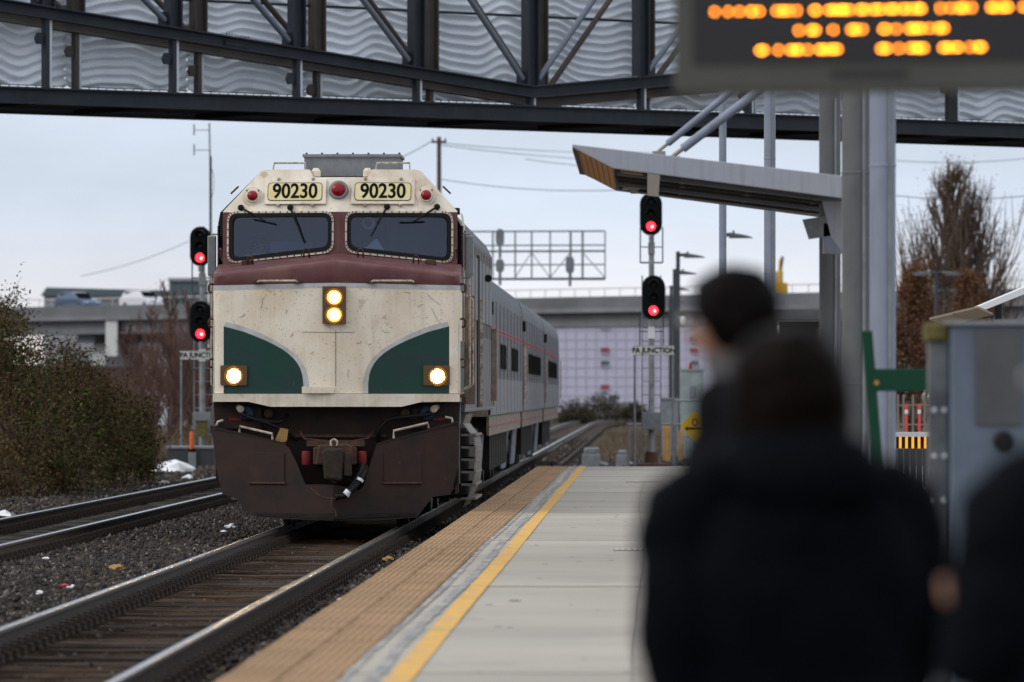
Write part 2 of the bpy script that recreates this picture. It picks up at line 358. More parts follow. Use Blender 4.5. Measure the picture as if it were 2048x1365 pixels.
m_greywall = M('grey_rendered_wall', (0.32, 0.32, 0.35), 0.8)
m_coat = M('black_coat_cloth', (0.0018, 0.0026, 0.0040), 0.8, spec=0.03, c2=(0.0034, 0.0044, 0.0062), vs=8, bump=0.3, bs=14)
m_coat2 = M('charcoal_coat_cloth', (0.008, 0.008, 0.010), 0.85, spec=0.04, c2=(0.005, 0.005, 0.006), vs=8)
m_trous = M('dark_trousers', (0.012, 0.013, 0.018), 0.85)
m_skin = M('skin', (0.27, 0.15, 0.10), 0.5, c2=(0.23, 0.115, 0.075), vs=20)  # shade on the faces is put into this darkened skin tone
m_hair = M('black_hair', (0.0016, 0.0012, 0.0011), 0.5, spec=0.04, c2=(0.0060, 0.0030, 0.0020), vs=30, stretch=(4,4,0.6))
m_hair2 = M('dark_brown_hair', (0.0016, 0.0012, 0.0011), 0.5, spec=0.04, c2=(0.0038, 0.0024, 0.0018), vs=30, stretch=(4,4,0.6))
m_scarf = M('grey_knit_scarf', (0.075, 0.072, 0.075), 0.9, c2=(0.05, 0.048, 0.05), vs=25)
m_shirt = M('pale_blue_shirt', (0.42, 0.50, 0.60), 0.8)
m_cap = M('navy_cap', (0.01, 0.012, 0.02), 0.8)
m_shoe = M('black_shoes', (0.008, 0.008, 0.008), 0.5)
m_eye = M('eye', (0.5, 0.48, 0.45), 0.2)
m_ledcase = M('display_casing', (0.075, 0.075, 0.066), 0.55, c2=(0.062, 0.062, 0.057), vs=2)
m_ledface = M('display_black_face', (0.026, 0.026, 0.029), 0.5)
m_led = emitter('amber_led', (1.0, 0.27, 0.010), 21)
m_meshp = M('black_mesh', (0.012, 0.013, 0.014), 0.6)
m_greenp = M('green_plastic', (0.003, 0.042, 0.022), 0.5)
m_bluebox = M('blue_grey_cabinet_paint', (0.12, 0.15, 0.195), 0.5, c2=(0.09, 0.115, 0.15), vs=2)
m_bluebox2 = M('cabinet_dark_panel', (0.085, 0.088, 0.095), 0.5, c2=(0.065, 0.066, 0.070), vs=3)
m_clear = M('translucent_strip', (0.13, 0.14, 0.155), 0.4, c2=(0.05, 0.055, 0.065), vs=5)
m_moss = M('mossy_yellow_cap', (0.15, 0.125, 0.045), 0.9, c2=(0.08, 0.075, 0.03), vs=14)
m_paleg = M('pale_green_slat', (0.45, 0.52, 0.45), 0.6)
m_solar = M('tan_panel', (0.32, 0.27, 0.21), 0.6)
m_pinkd = M('red_delineator', (0.70, 0.09, 0.08), 0.5)
m_twig = M('twig_bark', (0.085, 0.050, 0.042), 0.9, c2=(0.12, 0.070, 0.058), vs=3)
m_twig2 = M('grey_twig_bark', (0.085, 0.066, 0.055), 0.9, c2=(0.12, 0.09, 0.072), vs=3)
m_leafg = M('green_leaf', (0.05,0.07,0.02), 0.6, island=[(0.018,0.026,0.006),(0.038,0.052,0.012),(0.064,0.076,0.018),(0.028,0.036,0.009),(0.11,0.115,0.034),(0.055,0.048,0.014)], spec=0.1)
m_leafb = M('brown_leaf', (0.1,0.05,0.02), 0.7, island=[(0.030,0.018,0.008),(0.070,0.040,0.016),(0.110,0.062,0.025),(0.046,0.028,0.013),(0.14,0.090,0.042)], spec=0.1)
m_leafr = M('russet_leaf', (0.15,0.07,0.03), 0.7, island=[(0.095,0.040,0.018),(0.17,0.075,0.034),(0.21,0.098,0.046),(0.12,0.056,0.028),(0.075,0.042,0.026)])
m_leafo = M('olive_leaf', (0.06,0.058,0.035), 0.8, spec=0.1, island=[(0.045,0.042,0.028),(0.075,0.070,0.045),(0.10,0.090,0.060),(0.060,0.052,0.036)])
m_dry = M('dry_grass_blades', (0.15,0.11,0.07), 0.8, island=[(0.10,0.072,0.043),(0.16,0.118,0.074),(0.075,0.055,0.036),(0.20,0.15,0.10)])
m_litw = M('white_litter', (0.72, 0.73, 0.75), 0.5)
m_litr = M('red_litter', (0.4, 0.03, 0.04), 0.5)
m_tan = M('tan_stone', (0.36, 0.21, 0.07), 0.8, c2=(0.28, 0.16, 0.06), vs=15)
m_ply = M('plywood', (0.42, 0.24, 0.09), 0.7, c2=(0.34, 0.18, 0.07), vs=4)
m_carblue = M('blue_car_paint', (0.09, 0.13, 0.20), 0.25, metal=0.3, coat=0.5)
m_carwht = M('white_car_paint', (0.68, 0.69, 0.72), 0.3, coat=0.5)
m_tyre = M('tyre', (0.012, 0.012, 0.012), 0.8)
m_tail = M('tail_light', (0.45, 0.02, 0.03), 0.3)
m_lift = M('yellow_machine_paint', (0.62, 0.34, 0.03), 0.5)
m_wire = M('wire', (0.16, 0.18, 0.21), 0.6)
m_wallc = M('curved_wall_cap', (0.52, 0.53, 0.56), 0.5)
m_slat = M('dark_grey_slat', (0.055, 0.058, 0.065), 0.6)
m_amber = emitter('amber_lit_slot', (1.0, 0.45, 0.06), 1.1)

# ------------------------------------------------------------------ ground, tracks
TR1, TR2 = -3.87, -7.95
def bend(Y): return 0.0 if Y < 360 else 0.0003*(Y-360)**2
g = MB()
ys = [-20, 20, 60, 100, 140, 180, 240, 320, 420, 600, 900, 1500, 3500]
g.grid(20, len(ys)-1, lambda a, b: ((a-0.5)*2400*(0.1+0.9*abs(2*a-1)), ys[round(b*(len(ys)-1))], -0.42))
struct(g.build('ground', m_ground))
def strip(name, x0, x1, y0, y1, z, mat, lab=None, cx=None, n=60, zr=0.0):
    m = MB()
    def fn(a, b):
        Y = lerp(y0, y1, b); return (lerp(x0, x1, a)+bend(Y), Y, z+ (random.uniform(-zr, zr) if zr else 0))
    m.grid(10, n, fn); o = m.build(name, mat); struct(o, lab); return o
strip('ballast_bed', -11.2, -2.26, 20, 520, -0.235, m_bed, n=260, zr=0.015)

def rail_mesh(xc, y0, y1, head):
    """rail profile swept along the track; head=True gives only the polished running surface"""
    m = MB()
    if head: prof = [(-0.034, -0.006), (-0.030, 0.0015), (-0.015, 0.004), (0.015, 0.004), (0.030, 0.0015), (0.034, -0.006)]
    else: prof = [(-0.07,-0.171),(0.07,-0.171),(0.07,-0.160),(0.012,-0.135),(0.010,-0.045),(0.036,-0.032),(0.036,-0.008),(0.030,0.0),(-0.030,0.0),(-0.036,-0.008),(-0.036,-0.032),(-0.010,-0.045),(-0.012,-0.135),(-0.07,-0.160)]
    Ys = [y0] + [y0+k*10 for k in range(1, int((y1-y0)/10)+1)]
    rings = [[(xc+a+bend(Y), Y, b) for a, b in prof] for Y in Ys]
    m.loft(rings, closed=not head, caps=not head)
    return m
# fastening pattern: tie plate with spikes and anchors, shared by all ties
def plate_mesh():
    m = MB()
    m.box(-0.19, 0.19, -0.10, 0.10, 0.0, 0.016)
    for sx in (-1, 1):
        m.box(sx*0.115-0.045, sx*0.115+0.045, -0.085, -0.01, 0.016, 0.10)
        m.box(sx*0.115-0.035, sx*0.115+0.035, 0.03, 0.085, 0.016, 0.075)
        m.box(sx*0.165-0.02, sx*0.165+0.02, -0.05, 0.05, 0.016, 0.055)
        m.box(sx*0.06-0.03, sx*0.06+0.03, 0.13, 0.17, -0.01, 0.05)
    me = bpy.data.meshes.new('tie_plate'); me.from_pydata(m.v, [], m.f); me.materials.append(m_clip); return me
PLATE = plate_mesh()
def tie_meshes(mat):
    out = []
    for k in range(5):
        m = MB(); nx = 10; h = 0.17
        top = []
        for side in (-0.115, -0.095, 0.095, 0.115):
            top.append([(-1.3+2.6*i/nx, side+random.uniform(-.008, .008), (-0.03 if abs(side) > 0.1 else 0.0)+random.uniform(-0.012, 0.006)) for i in range(nx+1)])
        bot = [[(p[0], p[1], -h) for p in top[0]], [(p[0], p[1], -h) for p in top[-1]]]
        rows = [bot[0]]+top+[bot[1]]
        m.loft(rows, closed=False)
        n1 = nx+1
        m.f.append(tuple(j*n1 for j in range(6))); m.f.append(tuple(j*n1+nx for j in range(5, -1, -1)))
        me = bpy.data.meshes.new('tie'); me.from_pydata(m.v, [], m.f); me.materials.append(mat); out.append(me)
    return out
def track(name, label, xc, y0, y1, t0, t1, mats, sink):
    e = thing(name, label, 'railway track', (xc, t0, 0))
    for s in (-1, 1):
        r = rail_mesh(xc+s*0.7525, y0, y1, False).build('rail', m_rail, e, smooth='auto')
        rail_mesh(xc+s*0.7525, y0, y1, True).build('rail_head', m_railtop, r, smooth=True)
    tm = tie_meshes(mats); Y = t0; k = 0
    while Y < t1 and k < 298:
        t = bpy.data.objects.new('tie', random.choice(tm)); COL.objects.link(t); t.parent = e
        t.location = (random.uniform(-.03, .03), Y-t0, -0.184-sink*random.uniform(0, 1)); t.rotation_euler = (0, 0, random.uniform(-.008, .008))
        for s in (-1, 1):
            p = bpy.data.objects.new('tie_plate', PLATE); COL.objects.link(p); p.parent = t
            p.location = (s*0.7525-t.location.x, 0, -0.184-t.location.z+0.002); p.rotation_euler = (0, 0, 0 if s > 0 else pi)
        Y += 0.53; k += 1
    return e
track('railway_track', 'near railway track with worn timber ties that the train stands on', TR1, 20, 520, 33, 190, m_tie, 0.02)
track('railway_track', 'second railway track further left, beside the bushes', TR2, 50, 520, 62, 190, m_tie2, 0.01)

# ballast stones, built as one mass
def stones(name, areas, label):
    ico = np.array([(0,0,1),(.9,0,.1),(.1,.9,-.1),(-.9,.1,.05),(-.1,-.9,.1),(0,0,-1)], float)
    tri = np.array([(0,1,2),(0,2,3),(0,3,4),(0,4,1),(5,2,1),(5,3,2),(5,4,3),(5,1,4)])
    V = []; n_all = 0
    for (x0, x1, y0, y1, z, n, s0, s1, zr) in areas:
        t = rng.random(n)**1.25
        pos = np.stack([rng.uniform(x0, x1, n), y0+(y1-y0)*t, z+rng.uniform(-zr, zr, n)], 1)
        sc = rng.uniform(s0, s1, n)[:, None]*rng.uniform(0.6, 1.25, (n, 3))
        v = ico[None]*(1+rng.uniform(-.28, .28, (n, 6, 1)))*sc[:, None, :]
        a = rng.uniform(0, 2*pi, n); b = rng.uniform(-.9, .9, n)
        ca, sa, cb, sb = np.cos(a)[:, None], np.sin(a)[:, None], np.cos(b)[:, None], np.sin(b)[:, None]
        x, y, zz = v[..., 0], v[..., 1], v[..., 2]
        y, zz = y*cb-zz*sb, y*sb+zz*cb
        x, y = x*ca-y*sa, x*sa+y*ca
        V.append(np.stack([x, y, zz], -1)+pos[:, None, :]); n_all += n
    V = np.concatenate(V).reshape(-1, 3)
    Fc = (tri[None]+np.arange(n_all)[:, None, None]*6).reshape(-1, 3)
    o = np_mesh(name, V, Fc, m_stone); tag(o, label, 'gravel', kind='stuff'); return o
def np_mesh(name, V, Fc, mat, parent=None):
    k = Fc.shape[1]; me = bpy.data.meshes.new(name)
    if parent is not None: V = V-np.array(org(parent))
    me.vertices.add(len(V)); me.vertices.foreach_set('co', V.astype(np.float32).ravel())
    me.loops.add(Fc.size); me.loops.foreach_set('vertex_index', Fc.astype(np.int32).ravel())
    me.polygons.add(len(Fc)); me.polygons.foreach_set('loop_start', np.arange(0, Fc.size, k, dtype=np.int32))
    me.update(calc_edges=True)
    return link(name, me, mat, parent)
stones('ballast_stones', [
    (-6.95, -4.85, 40, 125, -0.20, 62000, .015, .040, .04),
    (-11.3, -8.95, 74, 185, -0.20, 30000, .022, .055, .045),
    (-2.95, -2.24, 30, 125, -0.20, 8000, .018, .042, .03),
    (-4.9, -2.9, 32, 95, -0.215, 2500, .012, .026, .015),
    (-9.0, -6.9, 62, 150, -0.215, 2500, .014, .03, .015), (-9.0, -2.4, 125, 260, -0.20, 14000, .03, .07, .03),
    (-16.0, -11.2, 90, 200, -0.40, 9000, .03, .07, .03),
    (-2.2, 5.5, 131, 220, -0.40, 9000, .03, .08, .03)], 'dark grey crushed stone ballast around and between the tracks')

# ------------------------------------------------------------------ platform
PZ, PE, PY0, PY1 = 0.20, -2.21, 22.0, 128.0
plat = MB().box(PE+0.02, 6.0, -4, PY1, -0.42, PZ-0.03).build('platform', m_conc); struct(plat)
cuts = [-4, 4, 12, 20, 26.5, 33, 40.2, 48, 55.5, 63, 70.5, 78, 86, 94, 103, 112, 120, PY1]
for a, b in zip(cuts[:-1], cuts[1:]):
    for x0, x1 in ((PE+0.632, 0.794), (0.806, 2.4), (2.412, 6.0)):
        MB().box(x0, x1, a+0.008, b-0.008, PZ-0.028, PZ+random.uniform(-.003, .003)).build('concrete_panel', m_conc, plat, bevel=0.006)
for a in cuts[1:-1:2]:
    MB().box(PE+.635, 2.4, a-.008, a+.008, PZ+.003, PZ+.0058).build('joint', m_joint, plat)
for k in range(70):
    Yv = 33+85*random.random()**1.4; xx = random.uniform(-1.1, 1.2); rr = random.uniform(.012, .035)
    MB().lathe((xx, Yv, PZ+.0035), (0,0,1), [(rr, 0), (rr*random.uniform(.7, .95), .0025)], 9).build('gum_spot', m_joint, plat)
# tactile tiles with truncated domes (one mesh shared by every tile)
def tile_mesh():
    m = MB(); W, Ln = 0.300, 0.602
    m.box(0, W, 0, Ln, -0.03, 0.0)
    for i in range(6):
        for j in range(12):
            cx, cy_ = (i+.5)*W/6, (j+.5)*Ln/12
            b = len(m.v); n = 6
            for r, z in ((0.0195, 0.0), (0.0120, 0.0095)):
                for q in range(n): m.v.append((cx+r*math.cos(2*pi*q/n), cy_+r*math.sin(2*pi*q/n), z))
            for q in range(n): m.f.append((b+q, b+(q+1)%n, b+n+(q+1)%n, b+n+q))
            m.f.append(tuple(b+n+q for q in range(n)))
    me = bpy.data.meshes.new('tactile_tile'); me.from_pydata(m.v, [], m.f); me.materials.append(m_tact); return me
TILE = tile_mesh()
strip_e = thing('tactile_strip', 'tan tactile paving strip of domed tiles along the platform edge', 'tactile paving', (PE, PY0+4, PZ))
Y = PY0+4; k = 0; far_v = []
while Y < PY1-0.3:
    for c in (0, 1):
        t = bpy.data.objects.new('tactile_tile', TILE); 
        if k < 298:
            COL.objects.link(t); t.parent = strip_e
            t.location = (c*0.316, Y-PY0-4, random.uniform(-.002, .004)); t.rotation_euler = (random.uniform(-.004, .004), random.uniform(-.006, .006), 0)
        else: far_v.append((PE+c*0.316, Y, PZ+random.uniform(-.002, .004)))
        k += 1
    Y += 0.61
tv = np.array([v.co[:] for v in TILE.vertices]); 
if far_v:
    m = MB(); bf = [tuple(p.vertices) for p in TILE.polygons]
    for q in far_v: m.add([(a+q[0], b+q[1], c+q[2]) for a, b, c in tv], bf)
    o = m.build('far_tile_run', m_tact, strip_e, fix=False); o['kind'] = 'stuff'
# painted line and old paint, laid as thin sheets
def wavy_sheet(name, x0, x1, y0, y1, z, amp, mat, label, cat, seed=0):
    m = MB(); r = random.Random(seed); n = int((y1-y0)/0.35)
    lo = [r.uniform(-amp, amp) for _ in range(n+1)]; hi = [r.uniform(-amp, amp) for _ in range(n+1)]
    for i in range(n+1):
        Yv = lerp(y0, y1, i/n); s0 = math.sin(Yv*.23+seed)*amp*1.5
        m.v.append((x0+lo[i]+s0, Yv, z)); m.v.append((x1+hi[i]+s0, Yv, z))
    m.f = [(2*i, 2*i+1, 2*i+3, 2*i+2) for i in range(n)]
    o = m.build(name, mat); tag(o, label, cat); return o
wavy_sheet('yellow_line', -1.343, -1.205, 20, PY1-.02, PZ+0.008, 0.0025, m_yellow, 'worn yellow safety line painted along the platform', 'painted line', 1)
wavy_sheet('old_paint_line', -1.445, -1.375, 20, PY1-.02, PZ+0.007, 0.014, m_stainp, 'faded grey paint band just left of the yellow line', 'painted line', 2)
wavy_sheet('old_paint_line', -1.570, -1.530, 20, PY1-.02, PZ+0.007, 0.009, m_stainp, 'narrow grey sealant band against the tactile paving', 'painted line', 3)
# wandering crack in the slab
m = MB(); pts = []
for i in range(60):
    Yv = 30+i*1.3; pts.append((-0.045+0.030*math.sin(Yv*.13)+random.uniform(-.006, .006), Yv))
for x, Yv in pts: m.v += [(x-.0032, Yv, PZ+0.0065), (x+.0032, Yv, PZ+0.0065)]
m.f = [(2*i, 2*i+1, 2*i+3, 2*i+2) for i in range(len(pts)-1)]
o = m.build('crack', m_joint, plat)
def grate(D, x0, label):
    e = thing('drain_grate', label, 'drain grate', (x0, D, PZ), group='platform drains')
    MB().box(x0, x0+.62, D-.12, D+.12, PZ+.004, PZ+.009).build('pan', m_joint, e)
    for k in range(11): MB().box(x0+.02+k*.055, x0+.05+k*.055, D-.11, D+.11, PZ+.0092, PZ+.016).build('grate_bar', m_pale, e)
grate(59.0, -0.30, 'silver drain grate set in the platform, nearest to the waiting people')
grate(105.0, -0.34, 'small drain grate near the far end of the platform')
tag(MB().lathe((-0.93, 44.6, PZ+.004), (0,0,1), [(.045, 0), (.045, .004), (.03, .007)], 14).build('slab_plug', m_joint), 'small dark round plug set in the concrete platform', 'plug')
MB().box(PE, PE+0.02, -4, PY1, -0.42, PZ-.032).build('edge_face', m_bed, plat)

# ------------------------------------------------------------------ locomotive
LY = 78.0
loco = thing('locomotive', 'cream, green and maroon passenger locomotive numbered 90230 with lit headlights', 'locomotive', (TR1, LY, 0), local=True)
fu = lambda x: (x-670.0)/160.0
fz = lambda y: 1.68+(789.0-y)/160.0
bu = lambda x: (x-678.5)/158.0
bz = lambda y: 1.68+(789.0-y)/158.0
HW = 1.55
def yf(u):
    a = abs(u); y = 0.22*a/HW
    if a > HW-0.10: y += 0.10-math.sqrt(max(0, 0.01-(a-(HW-0.10))**2))
    return y
def us(n=14):
    base = [HW*i/n*0.93 for i in range(n+1)]+[HW-.10, HW-.07, HW-.04, HW-.02, HW-.006, HW]
    base = sorted(set(round(b, 4) for b in base)); return [-b for b in reversed(base) if b > 0]+base
US = us()
def zband(u): return 3.075-0.03*abs(u)/HW
def zridge(u): return fz(519)-0.165*abs(u)/HW
def sheet(rows):
    """rows: functions u -> (y, z); swept across US"""
    m = MB(); m.loft([[(u, *r(u)) for u in US] for r in rows], closed=False); return m
# lower nose (cream) incl. side returns
def side_y(u): return yf(u)
m = sheet([lambda u: (yf(u)+.0, 1.69), lambda u: (yf(u), 2.1), lambda u: (yf(u), 2.6), lambda u: (yf(u), zband(u)-.062)])
for s in (-1, 1):
    m.add([(s*HW, yf(HW), 1.69), (s*HW, 1.25, 1.69), (s*HW, 1.25, 2.99), (s*HW, yf(HW), zband(HW)-.062)], [(0,1,2,3)])
m.build('nose', m_cream, loco, smooth='auto')
m = sheet([lambda u: (yf(u)-.001, zband(u)-.062), lambda u: (yf(u)-.001, zband(u))]); m.build('silver_band', m_silver, loco, smooth='auto')
def cabY(u, z): return 0.92+0.20*abs(u)/HW+0.08*(z-3.3)
def sill(u): return 3.475-0.14*abs(u)/HW
rows = [lambda u: (yf(u), zband(u)), lambda u: (yf(u)-.012, lerp(zband(u), zridge(u), .25)), lambda u: (yf(u)-.014, lerp(zband(u), zridge(u), .7)), lambda u: (yf(u)+.0, zridge(u)-.035), lambda u: (yf(u)+.03, zridge(u)-.008), lambda u: (yf(u)+.07, zridge(u)),
        lambda u: (cabY(u, sill(u))+.01, sill(u)-0.01+.0)]
m = sheet(rows)
for s in (-1, 1):
    m.add([(s*HW, yf(HW), zband(HW)-.062), (s*HW, 1.25, zband(HW)-.062), (s*HW, 1.25, 3.36), (s*HW, cabY(HW, 3.3), sill(HW)), (s*HW, yf(HW)+.07, zridge(HW)), (s*HW, yf(HW), zridge(HW)-.04)], [(0,1,2,3,4,5)])
m.build('nose_top', m_maroon, loco, smooth='auto')
# swooshes: sheets 3 mm proud of the nose
gin = [(424,650),(445,653),(464,658),(486,664),(506,672),(526,680),(545,689),(561,698),(574,707),(585,717),(593,727),(599,738),(603,750),(605,768),(605,787)]
gout = [(424,640),(449,644),(474,650),(497,657.5),(519,667),(538,676),(555,686),(571,695.5),(584,705),(597,718),(606,732),(611,745),(614,759),(615.5,773),(615.5,787)]
def swoosh(sgn):
    def pt(x, y, e=.004):
        u = fu(x)*-sgn if sgn > 0 else fu(x); u = max(-HW+.012, min(HW-.012, u)); return (u, yf(u)-e, fz(y))
    m = MB()
    # fill green area by columns so that the sheet follows the bowed nose
    cols = []
    for x, y in gin:
        cols.append([pt(x, lerp(y, 787.5, k/6)) for k in range(7)])
    n = 7
    m.loft(cols, closed=False); g = m.build('green_swoosh', m_green, loco)
    m = MB(); m.loft([[pt(a[0], a[1], .005), pt(b[0], b[1], .005)] for a, b in zip(gin, gout)], closed=False); m.build('silver_edge', m_silver, g)
swoosh(-1); swoosh(1)
# seams, scratches and chips on the nose
def on_nose(pts, r, name, mat): MB().path([(u, yf(u)-.003, z_) for u, z_ in pts], r, 4).build(name, mat, loco)
on_nose([(0, 2.48), (0, 2.1), (0, 1.78)], .004, 'panel_seam', m_carend)
on_nose([(-.42, 2.462), (-.2, 2.458), (0, 2.455), (.24, 2.458)], .003, 'panel_seam', m_carend)
rs = random.Random(5)
for u, z_, l_, a_ in ((-.93, 2.82, .16, 1.3), (-1.18, 2.66, .09, .2), (-.62, 2.72, .05, .9), (1.22, 2.86, .22, -.7), (1.28, 2.62, .34, -1.0), (1.05, 2.80, .08, .6), (.30, 2.32, .07, .5), (-.55, 2.42, .06, 1.0), (.62, 2.46, .10, -.3), (.16, 1.95, .10, 1.5), (-.30, 2.2, .06, .3), (.9, 2.95, .07, -.5)):
    on_nose([(u+math.cos(a_)*l_*(k/4-.5)+rs.uniform(-.012, .012), z_+math.sin(a_)*l_*(k/4-.5)+rs.uniform(-.012, .012)) for k in range(5)], .0022, 'scratch', m_carend)
# cab front halves with window openings
def win_poly(s, grow=0.0):
    a, b = bu(452)*-1, bu(658)*-1          # outer, inner |u|
    a = 1.385; b = 0.125
    zt = bz(430)+.0; zo = bz(519); zi = bz(497)
    g_ = grow
    pts = [(a+g_, zt+g_), (b-g_, zt+g_), (b-g_, zi-g_), (a+g_, zo-g_)]
    if s < 0: pts = [(-p, q) for p, q in pts][::-1]
    return rrect(pts, 0.10+grow*.6, 5)
Z0 = bz(424)
for s in (-1, 1):
    outer = [(0, sill(0)-.02), (s*1.49, sill(1.49)-.02), (s*1.49, Z0), (0, Z0)]
    if s < 0: outer = outer[::-1]
    cf = plate('cab_front', outer, [win_poly(s)], 0.05, lambda a, b, t: (a, cabY(a, b)+.025+t, b), m_maroon, loco)
    wnd = plate('windscreen', win_poly(s, .052), [win_poly(s, .028)], .02, lambda a, b, t: (a, cabY(a, b)-.010+t, b), m_white, loco)
    plate('gasket', win_poly(s, .028), [win_poly(s, -.022)], .03, lambda a, b, t: (a, cabY(a, b)-.012+t, b), m_black, wnd)
    plate('pane', win_poly(s, -.020), [], .006, lambda a, b, t: (a, cabY(a, b)+.014+t, b), m_glass, wnd)
    wp = win_poly(s, .040); bm_ = MB(); L_ = len(wp)
    for i in range(0, L_):                      # frame screws
        a0, a1 = Vector(wp[i]), Vector(wp[(i+1)%L_]); nseg = max(1, int((a1-a0).length/.09))
        for k in range(nseg):
            q = a0.lerp(a1, k/nseg); bm_.cbox((q.x, cabY(q.x, q.y)-.021, q.y), (.016, .006, .016))
    bm_.build('screws', m_rust, wnd)
# brow with number boards
ZT = bz(337); ZC = bz(353)
def browY(u, z): return cabY(u, Z0)+(z-Z0)*0.55
for s in (-1, 1):
    outer = [(0, Z0+.002), (s*1.49, Z0+.002), (s*(1.49-.0), Z0+.012), (s*1.02, ZT-.02), (s*.96, ZT), (s*.40, ZT), (s*.36, ZC+.02), (s*.34, ZC), (0, ZC)]
    if s < 0: outer = outer[::-1]
    plate('brow', outer, [], .04, lambda a, b, t: (a, browY(a, b)+.02+t, b), m_white, loco)
# carbody shell behind the brow
def ring(y, k=1.0, f=None):
    pts = [(-HW, 1.69), (-HW, 3.85), (-HW*.985, Z0), (-1.02, ZT-.02), (-.96, ZT), (-.40, ZT), (-.36, ZC+.02), (-.34, ZC), (.34, ZC), (.36, ZC+.02), (.40, ZT), (.96, ZT), (1.02, ZT-.02), (HW*.985, Z0), (HW, 3.85), (HW, 1.69)]
    return [(a, (f(a, b) if f else y), b) for a, b in pts]
m = MB(); m.loft([ring(0, f=lambda a, b: max(browY(a, b), 0)+.012 if b >= Z0-.01 else 1.13), ring(2.3)], closed=False)
m.build('cab_shell', m_white, loco, smooth=False, bevel=.012)
def rring(y): 
    pts = [(-HW, 1.45), (-HW, 3.75), (-1.46, 3.93), (-1.02, ZT-.16), (-.85, ZT-.08), (.85, ZT-.08), (1.02, ZT-.16), (1.46, 3.93), (HW, 3.75), (HW, 1.45)]
    return [(a, y, b) for a, b in pts]
m = MB(); m.loft([rring(2.3), rring(16.6)]); m.build('engine_hood', m_stain, loco)
# side liveries, proud sheets
for s in (-1, 1):
    MB().box(s*HW-.004, s*HW+.004, 0.42, 2.29, 1.70, 2.35).build('side_green_panel', m_green, loco)
    MB().box(s*HW-.003, s*HW+.003, 2.31, 16.6, 1.47, 2.5).build('side_lower_panel', m_sidegrey, loco)
    MB().box(s*HW-.006, s*HW+.006, 1.35, 1.95, 1.9, 3.7).build('cab_door', m_maroon, loco)
    sw = MB().box(s*HW-.012, s*HW+.012, 1.18, 1.32, 3.3, 3.82).build('side_window', m_win, loco)
    MB().box(s*HW-.01, s*HW+.01, 2.02, 2.26, 3.25, 3.78).build('side_window', m_win, loco)
    for k in range(7):
        y0 = 3.0+k*1.9; MB().box(s*(HW+.003)-.012, s*(HW+.003)+.012, y0, y0+1.55, 2.7, 3.55).build('side_grille', m_roofbox, loco)
    for k in range(16):
        MB().box(s*(HW+.004)-.004, s*(HW+.004)+.004, 2.5+k*.88, 2.53+k*.88, 1.5, 3.7).build('panel_seam', m_carend, loco)
    MB().box(s*(HW+.006)-.012, s*(HW+.006)+.012, 8.0, 9.0, 1.5, 3.6).build('recess_shade', m_dark, loco)  # flat dark strip standing proud; shade of a recess painted on
    MB().box(s*(HW+.02), s*(HW+.06), 9.02, 9.10, 1.5, 3.0).build('door_handrail', m_steel, loco)
    # mirror
    xm0 = s*1.585
    mir = MB().box(xm0-.0 if s > 0 else xm0-.11, xm0+.11 if s > 0 else xm0, 1.28, 1.33, fz(548), fz(466)).build('mirror', m_mirror, loco, bevel=.012)
    MB().box(min(xm0, xm0+s*.11)+.012, max(xm0, xm0+s*.11)-.012, 1.272, 1.279, fz(545), fz(469)).build('glass_face', m_roofbox, mir)
    MB().tube((s*HW, 1.36, fz(463)), (xm0+s*.05, 1.34, fz(463)), .012).tube((s*HW, 1.36, fz(552)), (xm0+s*.05, 1.34, fz(552)), .012).tube((xm0+s*.05, 1.34, fz(463)), (xm0+s*.05, 1.34, fz(560)), .010).build('bracket', m_steel, mir)
    # handrail beside the door and cream corner post
    MB().path([(s*(HW+.02), 1.30, 1.75), (s*(HW+.09), 1.30, 1.80), (s*(HW+.09), 1.30, 3.2), (s*(HW+.02), 1.30, 3.25)], .017, 8).build('handrail', m_steel, loco)
    MB().path([(s*(HW+.02), 2.10, 1.75), (s*(HW+.11), 2.10, 1.80), (s*(HW+.11), 2.10, 2.9), (s*(HW+.02), 2.10, 2.95)], .017, 8).build('handrail', m_steel, loco)
    MB().box(s*HW, s*(HW+.14), 2.30, 2.38, 1.55, 2.95).build('door_post', m_carend, loco, bevel=.01)
    MB().box(s*HW, s*(HW+.09), 16.0, 16.5, 1.58, 2.67).build('door_post', m_carend, loco, bevel=.01)
    # side grab irons at the nose corners
    for yy in (576, 646, 727, 801):
        z = fz(yy); x = s*HW
        MB().path([(x-s*.01, .36, z+.05), (x+s*.045, .34, z+.055), (x+s*.062, .34, z+.03), (x+s*.062, .34, z-.03), (x+s*.045, .34, z-.05), (x+s*.02, .35, z-.045)], .014, 6).build('grab_iron', m_rust, loco, smooth=True)
# window sill grab loops, nose top handles
for xx, yy in ((375,850),(785,795),(1180,795),(1585,845)):
    x = 400+xx/3.657; y = 290+yy/3.657; u = bu(x); z = bz(y)
    MB().path([(u-.035, .74, z-.05), (u-.032, .70, z+.03), (u-.015, .69, z+.055), (u+.015, .69, z+.055), (u+.032, .70, z+.03), (u+.035, .74, z-.06)], .011, 6).build('grab_loop', m_rust, loco, smooth=True)
for x0, x1 in ((512, 594), (741, 826)):
    u0, u1 = fu(x0), fu(x1); z = fz(562)
    y0 = yf(u0)-.012; y1 = yf(u1)-.012
    h = MB().path([(u0, y0, z-.01), (u0+.03, y0-.06, z), (u1-.03, y1-.06, z), (u1, y1, z-.01)], .015, 8).build('nose_handrail', m_steel, loco)
    for u, y in ((u0, y0), (u1, y1)): MB().cbox((u, y, z-.012), (.10, .03, .035)).build('handrail_foot', m_rust, h)
